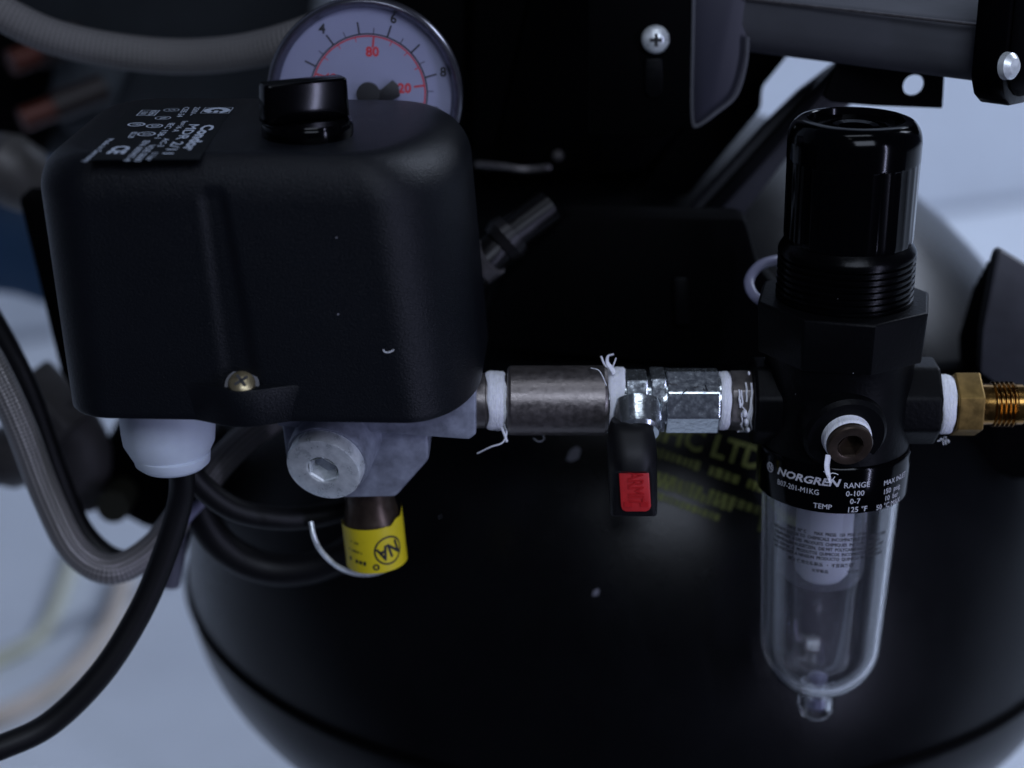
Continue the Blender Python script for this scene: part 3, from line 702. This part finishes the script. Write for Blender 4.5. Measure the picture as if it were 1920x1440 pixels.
# right outlet tape, brass adapter is its own thing
# lettered clamp ring
rbd = prx(905, 141); zb1 = zp(905); zb2 = zp(828)
link('clamp_ring', rz([(rbd*.6, zb2+.001), (rbd*.97, zb2+.001), (rbd*.99, zb2+.0005), (rbd, zb2-.0006), (rbd, zb1+.0008), (rbd*.992, zb1+.0001), (rbd*.97, zb1), (rbd*.90, zb1-.0002)], 128), 'gloss', fr, sharp=35)
rl = rbd*.001+.00008
def band(s, phi, py, size, **k):
    v, f = text2d(s, size*.001, **k)
    V = []
    for p in v:
        a = R(260+phi)+p.x/rl; V.append(Vector((XR+rl*math.cos(a), rl*math.sin(a), zp(py)+p.y)))
    return V, f
link('maker_lettering', join(band('NORGREN', -20, 849, 3.1, bold=.030, shear=.25, sx=1.28)), 'wprint', fr, smooth=False)
lgm = [ring2d(.00115, .0015, 30), text2d('N', .0022, .04)]
V = []
lv, lf = join(*lgm)
lv = [Vector((XR+rl*math.cos(R(260-53)+p.x/rl), rl*math.sin(R(260-53)+p.x/rl), zp(850)+p.y)) for p in lv]
link('round_logo', (lv, lf), 'wprint', fr, smooth=False)
link('rating_lettering', join(band('B07-201-M1KG', -26.5, 869, 2.3, sx=.92), band('TEMP', -6, 893, 2.2), band('RANGE', 18.2, 853, 2.35), band('0-100', 17.2, 868, 2.35), band('0-7', 17.5, 882, 2.3),
     band('125 °F', 19.5, 897, 2.3), band('MAX INLET', 54, 857, 2.2, sx=.95), band('150  psig', 50, 873, 2.2, sx=.95), band('10  bar', 50, 886, 2.2, sx=.95), band('50 °C MAX', 48, 899, 2.2, sx=.95)), 'wprint', fr, smooth=False)
# bowl
def hw_(py, h): return prx(py, h)
zw0, zw1, zw2 = zp(902), zp(1195), zp(1292)
ro0, ro1 = hw_(930, 128), hw_(1195, 112)
outp = [(ro0, zw0), (ro0*.6+ro1*.4, zw0+(zw1-zw0)*.45), (ro1, zw1)]
for k in range(1, 10):
    a = R(k*8.2); outp.append((ro1*math.cos(a)**1.0, zw1-(zw1-zw2)*math.sin(a)/math.sin(R(74))))
rn = hw_(1320, 34)
outp += [(rn*1.12, zw2-.0003), (rn, zw2-.0012), (rn, zp(1325)), (rn*.8, zp(1338)), (rn*.35, zp(1346)), (0, zp(1347))]
tk = 1.7
inp = [(rn*.55, zp(1322)), (rn*.55, zw2+.0016)]
for k in range(9, -1, -1):
    a = R(k*8.2); rr_ = (ro1-tk)*math.cos(a)
    inp.append((max(rr_, rn*.55), zw1-(zw1-zw2-.0022)*math.sin(a)/math.sin(R(74))))
inp += [(ro0-tk, zw0)]
inp = [(0, zp(1322))]+inp
bw = rz(outp[::-1]+[], 96)
full = outp[::-1]+[inp[-1]]+inp[:-1][::-1]
bowl = link('bowl', rz(full, 96), 'bowl', fr, sharp=50)
link('baffle', xf(lathe([(0, zp(1082)), (.0035, zp(1080)), (.0062, zp(1074)), (.0078, zp(1062)), (.0083, zp(1045)), (.0083, zp(905)), (0, zp(905))], 48), Matrix.Translation((XR-.0012, -.001, 0))), 'baffle', fr)
link('drain_screw', rz([(0, zp(1262)), (1.5, zp(1262)), (1.7, zp(1265)), (2.9, zp(1267)), (3.1, zp(1272)), (3.0, zp(1280)), (2.2, zp(1283)), (2.6, zp(1300)), (2.6, zp(1318)), (0, zp(1319))], 32), 'tube', fr)
rt = lambda z: (ro0+(ro1-ro0)*(zw0-z)/(zw0-zw1))*.001+.0001
def bowl_line(s, phi, py, size, **k):
    v, f = text2d(s, size*.001, **k); z = zp(py); V = []
    for p in v:
        rr_ = rt(z+p.y); a = R(260+phi)+p.x/rr_; V.append(Vector((XR+rr_*math.cos(a), rr_*math.sin(a), z+p.y)))
    return V, f
off = 50
LN = [('TEMP: 50° C       MAX  PRESS:  150  PSIG  10 BAR', 999), ('DO NOT EXPOSE TO  CHEMICALS  INCOMPATIBLE WITH POLYCARB', 1008), ('N\'EXPOSER  A DES  PRODUITS  CHIMIQUES  INCOMPATIBLES AU', 1017.5),
      ('CHEMIKALIEN AUSSETZEN,  DIE MIT  POLYCARBONAT NICHT VERT', 1026.5), ('NAO EXPOR  A  PRODUTOS  QUIMICOS  INCOMPATIVEIS COM PC', 1035.5), ('NO EXPONER A NINGUN  PRODUCTO  QUIMICO  INCOMPATIBLE', 1044)]
BL = [bowl_line(s, -1+2*(i % 2), y-off, 1.40, bold=.035, sx=.84) for i, (s, y) in enumerate(LN)]
BL += [bowl_line('請勿 使用化學製品   •  不宜與聚碳', -6, 1056-off, 1.3, bold=.02), bowl_line('化学製品                非化学', 8, 1068-off, 1.2, bold=.02)]
link('bowl_print', join(*BL), 'ink', fr, sub=bowl, smooth=False)

# ================================================================== BRASS ADAPTER
br = thing('brass_adapter', 'brass hex adapter with a threaded end and white tape, right of the regulator', 'pipe fitting', (XA(1830), 0, ZA-.009))
zsh = Vector((0, 0, zp(758)-ZA))
def sh(vf): return [p+zsh for p in vf[0]], vf[1]
link('hex', sh(xprism(k_(6, 63, 28), 1785, 1834, .0005)), 'brass', br, sharp=20)
link('neck', sh(pipe([(1745, 0), (1745, 46), (1785, 46), (1834, 40), (1866, 38.5), (1866, 0)])), 'brassb', br, sharp=30)
tpf = [(1856, 0), (1856, 37)]
for k in range(5):
    x = 1858+k*8.6; tpf += [(x, 38), (x+3.0, 43.5), (x+4.2, 43.5), (x+7.4, 38)]
tpf += [(1900, 38), (1902, 39), (1915, 39), (1918, 36), (1918, 20), (1912, 19), (1912, 0)]
link('male_thread', sh(pipe(tpf)), 'brassb', br, sharp=20)
t1 = tape_ring(1756, 1783, 55, 21, 1.0, -2)
link('thread_tape', join(sh(t1), scatter_fibre(W(1770, 822, -.002), 8, (.0014, .0006, .0006), .0022, .00013, 9)), 'tape', br, sharp=60)

# ================================================================== PRESSURE GAUGE
GY = .040
gc_ = W(684, 181, GY); mg = mmpx(gc_); GR = 184*mg
gd = Vector((0, -.985, .10)).normalized()
gg = thing('pressure_gauge', 'round pressure gauge with a white dial, behind the black box', 'pressure gauge', (gc_.x, gc_.y, gc_.z-GR))
GM = axis(gc_, gd)
link('case', xf(lathe([(0, -.024), (GR*.90, -.024), (GR*.94, -.022), (GR*.94, -.004), (GR*.97, -.0045), (0, -.0045)], 96), GM), 'bezel', gg)
link('bezel_ring', xf(lathe([(GR*.97, -.004), (GR, -.0025), (GR, .0005), (GR*.985, .0020), (GR*.955, .0026), (GR*.93, .0018), (GR*.915, .0004), (GR*.895, -.0012), (GR*.885, -.0018), (GR*.885, -.0034)], 128), GM), 'bezel', gg, sharp=50)
link('dial', xf(lathe([(0, -.0031), (GR*.90, -.0031), (GR*.90, -.0040), (0, -.0040)], 96), GM), 'dial', gg)
# local plane of the dial: x right, y up
DX = axis(gc_+gd*-.0030, gd) 
U = mg; dc = (6*U, 4*U)
def pol(v, r, rot=-8):   # v in bar
    a = R(90-(rot+27.5*(v-5))); return (dc[0]+r*math.cos(a), dc[1]+r*math.sin(a))
blk, redm = [], []
v0, v1 = 0, 10
ang = lambda v: 90-(-8+27.5*(v-5))
blk.append(shift(ring2d(109*U, 111.5*U, 160, ang(10), ang(0)), *dc)); redm.append(shift(ring2d(105*U, 107.5*U, 160, ang(10), ang(0)), *dc))
for i in range(21):
    v = i/2; mj = i % 2 == 0
    blk.append(line2d(pol(v, 111*U), pol(v, (133 if mj else 122)*U), (3.2 if mj else 1.5)*U))
for i in range(15):
    v = i*10*.0689476; mj = i*10 in (0, 40, 80, 120)
    redm.append(line2d(pol(v, 106*U), pol(v, (86 if mj else 97)*U), (3.4 if mj else 1.6)*U))
for v in range(0, 11, 2):
    x, y = pol(v, 146*U); blk.append(shift(text2d(str(v), 25*U, .03), x, y))
for ps in (0, 40, 80, 120):
    x, y = pol(ps*.0689476, (77 if ps != 120 else 62)*U); redm.append(shift(text2d(str(ps), 25*U, .035), x, y))
redm.append(shift(text2d('psi', 20*U, .02), dc[0], -50*U)); blk.append(shift(text2d('bar', 24*U, .02), dc[0], -80*U))
link('scale_marks', xf(join(*blk), DX), 'ink', gg, smooth=False); link('red_scale_marks', xf(join(*redm), DX), 'redink', gg, smooth=False)
hub = join(xf(lathe([(0, .0012), (22*U, .0012), (22*U, .0030), (0, .0032)], 32), Matrix.Translation((*dc, 0))), xf(prism([(-4*U, 14*U), (24*U, 8*U), (46*U, 26*U), (57*U, 16*U), (60*U, -4*U), (30*U, -20*U), (-2*U, -16*U)], .0012, .0003), Matrix.Translation((dc[0], dc[1], .0016))),
           xf(prism([(-8*U, 0), (-3*U, -6*U), (-62*U, -92*U), (-64*U, -90*U)], .0006), Matrix.Translation((dc[0], dc[1], .0014))))
link('needle', xf(hub, DX), 'ink', gg)
link('window', xf(lathe([(0, .0006), (GR*.60, .0004), (GR*.905, -.0003), (GR*.905, -.0010), (GR*.60, -.0004), (0, -.0002)], 96), GM), 'glass', gg)

# ================================================================== HOSES AND CABLES (left)
g1 = 'braided hoses'
link_uv('braided_hose', tube([W(*p) for p in ((-120, 520, .03), (-60, 610, .03), (-8, 700, .03), (38, 800, .03), (88, 930, .03), (140, 1030, .028), (208, 1068, .026), (285, 1030, .03), (350, 950, .035), (430, 850, .045), (530, 770, .055), (640, 700, .07))], 29*.166e-3, 28, 12), 'hoseb',
        None, 'braided steel hose looping down beside the black cable, left of the tank', 'hose')
link_uv('rubber_hose', tube([W(*p) for p in ((-90, 470, .055), (-30, 570, .055), (18, 655, .055), (60, 745, .055), (110, 890, .055), (160, 1000, .052), (230, 1050, .05), (300, 1010, .052), (370, 920, .06), (460, 830, .07))], 20*.17e-3, 20, 10), 'rubber',
        None, 'thin dark rubber hose following behind the braided steel hose', 'hose')
link_uv('braided_hose', tube([W(*p) for p in ((-80, -30, .10), (0, 22, .10), (90, 66, .10), (200, 93, .10), (330, 106, .10), (450, 98, .095), (560, 70, .09), (680, 20, .09))], 31*.185e-3, 28, 12), 'hosec',
        None, 'pale beige braided hose crossing the upper left corner behind the gauge', 'hose')
link_uv('black_cable', tube([W(*p) for p in ((330, 800, -.010), (340, 870, -.008), (338, 940, -.006), (308, 1040, -.008), (262, 1148, -.012), (190, 1262, -.018), (95, 1356, -.024), (0, 1402, -.03), (-110, 1440, -.036))], 25*.148e-3, 28, 12), 'rubber',
        None, 'thick black cable sweeping from the white gland to the lower left corner', 'cable')
link_uv('black_hose', tube([W(*p) for p in ((330, 840, .006), (372, 905, .008), (440, 955, .01), (530, 972, .014), (620, 962, .02), (700, 930, .028))], 24*.155e-3, 24, 12), 'rubber',
        None, 'black cable curving right under the white gland, upper of two', 'cable')
link_uv('black_hose', tube([W(*p) for p in ((345, 850, .035), (370, 950, .035), (420, 1025, .036), (500, 1065, .037), (590, 1062, .037), (670, 1025, .037), (740, 960, .038))], 33*.16e-3, 24, 12), 'rubber',
        None, 'wide black hose drooping behind the thin metal pull ring', 'hose')
def floor_tube(pts, r, m, name, label):
    P = [Wz(x, y, ZF+r+.001) for x, y in pts]
    return link_uv(name, tube(P, r, 14, 8), m, None, label, 'cable')
floor_tube([(145, 1010), (118, 1100), (75, 1190), (-10, 1240), (-120, 1300)], .0045, 'cream', 'floor_cable', 'thin cream cable blurred on the pale floor, upper of two')
floor_tube([(240, 1060), (205, 1170), (130, 1265), (40, 1325), (-80, 1370)], .0065, 'beige', 'floor_cable', 'beige cable blurred on the floor behind the black cable')
# milky tube behind the regulator
link_uv('milky_tube', tube([W(*p) for p in ((1500, 497, .045), (1462, 488, .04), (1425, 498, .035), (1405, 525, .03), (1412, 552, .025), (1440, 570, .022), (1475, 570, .022))], 9.5*.16e-3, 16, 10), 'tube', None,
        'curl of milky plastic tube behind the regulator bonnet', 'tube')

# ================================================================== BACKGROUND, left
def solid(pts, Y0, Y1, bev=.002): return slab(pts, Y0, Y1, bev)
cb = thing('equipment_cabinet', 'dark grey equipment blurred in the upper left corner', 'cabinet', W(250, 380, .42))
link('cabinet_shell', solid([(-500, -1300), (720, -1300), (560, 420), (170, 300), (-300, 330)], .34, .46, .01), 'cabinet', cb)
link('pale_panel', solid([(110, 60), (260, 80), (200, 240), (120, 260), (90, 170)], .325, .338, .004), mat('dusty_grey_panel', (.035, .042, .050), .6, noise=20, vary=.3), cb)
link('black_recess', solid([(-150, 60), (60, 30), (140, 120), (80, 300), (-150, 300)], .328, .339, .004), 'dark', cb)
def tail(a, b, r, label):
    t = thing('pipe_tail', label, 'pipe fitting', W(*b, .30))
    A, B = W(*a, .30), W(*b, .28); d = B-A
    link('sleeve', tube([A, A+d*.5, A+d*.62], r, 20, 4)[:2], mat('dark_brown_sleeve', (.015, .010, .010), .5), t)
    link('copper_end', tube([A+d*.6, A+d*.8, B], r*.8, 20, 4)[:2], 'copper', t)
tail((150, 70), (20, 118), .007, 'upper rust red pipe end blurred behind the hose')
tail((195, 165), (40, 225), .0065, 'lower rust red pipe end blurred left of the black box')
cl = thing('pipe_clamp', 'blurred grey cast clamp beside the top of the left black strut', 'clamp', W(30, 390, .2))
link('clamp_body', xf(lathe([(0, -.014), (.010, -.013), (.0135, -.004), (.012, .006), (.008, .012), (0, .014)], 28), axis(W(22, 318, .18), (-.4, -.3, .6))), 'greyf', cl)
link('clamp_stud', tube([W(20, 330, .18), W(70, 345, .19), W(130, 330, .2)], .007, 14, 4)[:2], 'greyf', cl)
solo('blue_tub', solid([(-160, 365), (60, 372), (120, 590), (30, 560), (-160, 530)], .40, .50, .006), 'blue', 'dark blue plastic tub edge blurred at the left border', 'tub')
solo('support_strut', solid([(32, 370), (95, 372), (190, 745), (150, 760), (112, 700)], .10, .115, .002), 'dark', 'black sloping strut directly left of the black box', 'strut')
ft = thing('tank_fitting', 'blurred grey hex fitting on a pipe, below the left strut', 'pipe fitting', W(110, 880, .14))
link('hex_body', xf(prism(ngon(6, .0155, .3), .026, .002), axis(W(85, 770, .14), (.7, -.2, -.7))), 'greyf', ft)
link('pipe_end', tube([W(100, 760, .14), W(150, 850, .14), W(130, 930, .14)], .012, 20, 5)[:2], mat('dull_iron', (.045, .042, .042), .6, .2, noise=60, vary=.3), ft)
link('union', xf(lathe([(0, -.012), (.009, -.012), (.012, -.006), (.012, .006), (.009, .012), (0, .012)], 24), axis(W(40, 850, .14), (.9, 0, .3))), 'greyf', ft)
ca = thing('caster_foot', 'blurred black rubber foot under the white gland', 'foot', W(250, 1000, .16))
link('foot_body', solid([(190, 830), (250, 800), (340, 830), (360, 960), (290, 1010), (215, 970), (170, 900)], .14, .18, .006), 'dark', ca)
link('foot_bolt', xf(lathe([(0, -.01), (.006, -.01), (.006, .01), (0, .01)], 20), axis(W(222, 935, .132), (0, -1, .1))), mat('dark_bolt', (.05, .05, .035), .4, .6), ca)
solo('hose_end', tube([W(345, 985, .05), W(328, 1040, .05), W(318, 1096, .05)], .0034, 18, 6)[:2], mat('grey_rubber_end', (.10, .10, .13), .5), 'small grey hose end beside the black cable', 'hose end')
solo('cable_clip', tube([W(385, 935, .03), W(362, 958, .028), W(340, 985, .028), W(333, 1012, .03)], .0017, 12, 6)[:2], 'tube', 'thin pale clip crossing behind the black cable', 'clip')

# ================================================================== BACKGROUND, centre and right
mo = thing('motor_housing', 'large black motor housing filling the dark upper middle', 'motor', W(1080, 330, .2))
link('housing_shell', solid([(700, -1300), (1330, -1300), (1330, 250), (1240, 345), (1040, 345), (900, 330), (868, 300), (868, -160), (700, -260)], .12, .30, .012), 'dark', mo)
link('side_rib', solid([(640, -160), (900, -160), (888, 332), (780, 300)], .13, .22, .01), 'dark', mo)
link('edge_glint', tube([W(895, 308, .118), W(940, 312, .112), W(985, 318, .11), (W(1030, 314, .114))], .0012, 10, 6)[:2], 'edge', mo)  # pale tube standing in for the glint along a black cable
link('glint_dot', xf(lathe([(0, .002), (.0015, .001), (.002, 0), (0, 0)], 16), axis(W(1046, 292, .119), (0, -1, .3))), 'greyf', mo)  # small grey dot modelled in place of a faint highlight
lf = thing('lower_frame', 'black frame rail crossing behind the fittings under the motor', 'frame', W(1100, 640, .19))
link('rail', solid([(905, 600), (935, 520), (1060, 402), (1400, 408), (1425, 500), (1480, 560), (1480, 690), (1280, 690), (905, 655)], .060, .074, .003), 'dark', lf)
link('rail_post', solid([(1262, 520), (1292, 520), (1294, 610), (1266, 612)], .056, .0596, .001), 'paint', lf)
el = thing('elbow_fitting', 'blurred grey elbow fitting between the black box and the frame', 'pipe fitting', W(945, 500, .09))
link('elbow_body', tube([W(885, 515, .045), W(925, 475, .048), W(960, 440, .052), W(1030, 388, .058)], .0056, 20, 6)[:2], mat('dark_grey_elbow', (.008, .0075, .008), .35, .7), el)
link('elbow_collar', xf(lathe([(0, -.003), (.0066, -.003), (.0075, 0), (.0066, .003), (0, .003)], 24), axis(W(950, 447, .050), (.7, .2, .6))), mat('dull_collar', (.018, .017, .018), .35, .6), el)
link('elbow_end', xf(lathe([(0, -.003), (.0062, -.003), (.0062, .003), (0, .003)], 24), axis(W(908, 492, .046), (.7, -.2, .6))), 'edge', el)
# mounting bracket plate
bk = thing('mounting_bracket', 'black bracket plate with a cross screw and curved side flange', 'bracket', W(1240, 260, .06))
link('plate', solid([(1105, -160), (1296, -160), (1297, 232), (1240, 260), (1105, 255)], .062, .066, .0012), 'dark', bk)
fl = [(1298, -160), (1412, -160), (1404, 70), (1396, 130), (1378, 180), (1340, 212), (1305, 236), (1299, 228)]
link('side_flange', solid(fl, .064, .066, .0006), mat('blue_black_paint', (.022, .022, .034), .42, spec=.5), bk)
ed = [W(1301, -40, .0625), W(1299, 80, .0625), W(1297, 180, .0625), W(1299, 228, .0625), W(1308, 236, .0625), W(1342, 212, .0625), W(1380, 178, .0625), W(1398, 120, .0625), W(1402, 70, .0625)]
link('flange_edge', tube(ed, .0006, 8, 6)[:2], 'grey', bk)
link('slot', solid([(1210, 110), (1242, 110), (1244, 172), (1232, 184), (1220, 184), (1209, 172)], .0606, .0616, .0004), 'paint', bk)
bs = W(1229, 74, .0605)
sc2 = link('cross_screw', xf(lathe([(0, .0030), (.0020, .0028), (.0036, .0018), (.0043, .0004), (.0043, -.001), (0, -.001)], 36), axis(bs, (0, -1, .12))), 'zincw', bk)
link('cross_recess', xf(join(quad2d(-.0019, -.0005, .0019, .0005), quad2d(-.0005, -.0019, .0005, .0019)), axis(bs, (0, -1, .12)) @ Matrix.Translation((0, 0, .0031))), 'ink', bk, sub=sc2, smooth=False)
# grey housing bar
YA_ = .018
cz = W(1830, 46, YA_).z
Pr, Pl = W(1866, 50, YA_), Wz(1290, -14, cz)
bd = (Pr-Pl).normalized(); bn = Vector((bd.y, -bd.x, 0)); bn = bn if bn.y < 0 else -bn
Hh = W(960, 46, YA_).z-W(960, 154, YA_+.006).z
secp = [(-.050, .004), (-.004, .0008), (-.0010, .0002), (0, -.0006), (.0002, -.003), (.0004, -Hh*.45), (-.0006, -Hh*.68), (-.003, -Hh*.86), (-.0075, -Hh), (-.050, -Hh)]
def bar_ring(P): return [P+bn*a+Vector((0, 0, b)) for a, b in secp]
hb = thing('motor_cover', 'dark grey folded sheet cover across the upper right corner', 'cover', (Pl+Pr)/2+Vector((0, 0, -Hh)))
link('sheet_shell', loft([bar_ring(Pl), bar_ring(Pr)]), 'grey', hb, sharp=40)
c1, c2 = Wz(1375, -5, cz), Wz(1832, 46, cz)
link('crease_highlight', tube([c1+bn*.0003, (c1+c2)/2+bn*.0003, c2+bn*.0003], .00048, 8, 4)[:2], 'edge', hb)  # pale line painted along the crease as its highlight
# end cap
ec = thing('end_cap', 'black end cap with a screw at the upper right border', 'end cap', Pr+Vector((.004, 0, -Hh-.005)))
e0 = [(.006, .05), (.006, -Hh*.8), (.003, -Hh-.0015), (-.002, -Hh-.0045), (-.012, -Hh-.0055), (-.05, -Hh-.0055), (-.05, .05)]
capr = lambda P, g=0: [P+bn*(a+g)+Vector((0, 0, b-g)) for a, b in e0]
link('cap_body', bevel(loft([capr(Pr-bd*.0035), capr(Pr+bd*.006)]), .0008, 2), 'satin', ec, sharp=30)
link('cap_face', bevel(loft([[p for p in capr(Pr+bd*.006, -.002)], [p for p in capr(Pr+bd*.012, -.004)]]), .0012, 2), 'paint', ec, sharp=30)
es_ = Wz(1896, 126, W(1896, 126, YA_).z)
es_ = W(1893, 124, YA_-.016)
s3 = link('cap_screw', xf(lathe([(0, .0022), (.0022, .0019), (.0036, .0006), (.0038, -.0012), (0, -.0012)], 32), axis(es_, (.62, -.76, .1))), 'zincw', ec)
# perforated lug
def holed(pts, hc_, hr_, Y0, th):
    # plate outline with a round hole: outline resampled to match the hole
    o = [Vector((*q, 0)) for q in outline(pts, Y0)]; c = W(*hc_, Y0); c = Vector((c.x, c.z, 0)); n = 96; O = []
    for i in range(n):
        a = 2*math.pi*i/n; d = Vector((math.cos(a), math.sin(a), 0)); best = None
        for p, q in zip(o, o[1:]+o[:1]):
            e = q-p; den = d.x*e.y-d.y*e.x
            if abs(den) < 1e-12: continue
            t = ((p.x-c.x)*e.y-(p.y-c.y)*e.x)/den; s = ((p.x-c.x)*d.y-(p.y-c.y)*d.x)/den
            if t > 0 and -1e-6 <= s <= 1+1e-6 and (best is None or t < best): best = t
        O.append(c+d*best)
    H = [c+Vector((math.cos(2*math.pi*i/n), math.sin(2*math.pi*i/n), 0))*hr_ for i in range(n)]
    V = []; 
    for y in (Y0, Y0+th):
        V += [Vector((p.x, y, p.y)) for p in O]+[Vector((p.x, y, p.y)) for p in H]
    Fc = []
    for i in range(n):
        j = (i+1) % n
        Fc += [[i, j, n+j, n+i], [2*n+i, 3*n+i, 3*n+j, 2*n+j], [i, 2*n+i, 2*n+j, j], [n+i, n+j, 3*n+j, 3*n+i]]
    return V, Fc
YL = .055
solo('perforated_lug', holed([(1595, 60), (1775, 60), (1767, 203), (1640, 198), (1560, 192), (1545, 183)], (1714, 161), 21*mmpx(W(1714, 161, YL)), YL, .003), 'dark', 'black lug with a round hole, above the regulator cap', 'lug', sharp=30, smooth=False)
# diagonal strut
ds = thing('diagonal_strut', 'dark flat strut sloping down behind the regulator', 'strut', W(1330, 560, .1))
link('strut_bar', solid([(1605, 95), (1690, 120), (1482, 292), (1330, 490), (1240, 500), (1290, 400), (1432, 240), (1500, 174)], .105, .112, .0015), mat('grey_black_strut', (.016, .017, .022), .45, noise=15, vary=.3), ds)
link('strut_edge', solid([(1575, 115), (1612, 112), (1320, 430), (1290, 425)], .100, .1048, .0008), 'tank', ds)
solo('inner_strut', solid([(1395, 80), (1484, 98), (1430, 165), (1428, 205), (1290, 370), (1200, 360), (1250, 280)], .12, .13, .0015), 'dark', 'short black brace between the bracket flange and the diagonal strut', 'brace')
# finned block, right border
fbk = thing('finned_block', 'black stepped heat sink block at the right border', 'heat sink', W(1880, 760, .09))
link('front_plate', solid([(1868, 478), (1878, 470), (1960, 520), (2060, 560), (2060, 900), (1930, 760), (1838, 700), (1842, 620)], .050, .056, .001), mat('charcoal_casting', (.030, .031, .037), .5, noise=60, vary=.3), fbk)
for k in range(5):
    y = .058+k*.009; dx = -8*k
    link('fin', solid([(1864+dx, 486+k*14), (1874+dx, 478+k*14), (2060, 600), (2060, 800), (1838+dx, 712), (1835+dx, 640)], y, y+.005, .0006), 'dark', fbk)
link('foot_plate', solid([(1690, 700), (1840, 690), (1960, 760), (2060, 900), (1900, 900), (1700, 780)], .085, .095, .001), 'dark', fbk)
for o in bpy.data.objects:
    if '_o' in o: del o['_o']
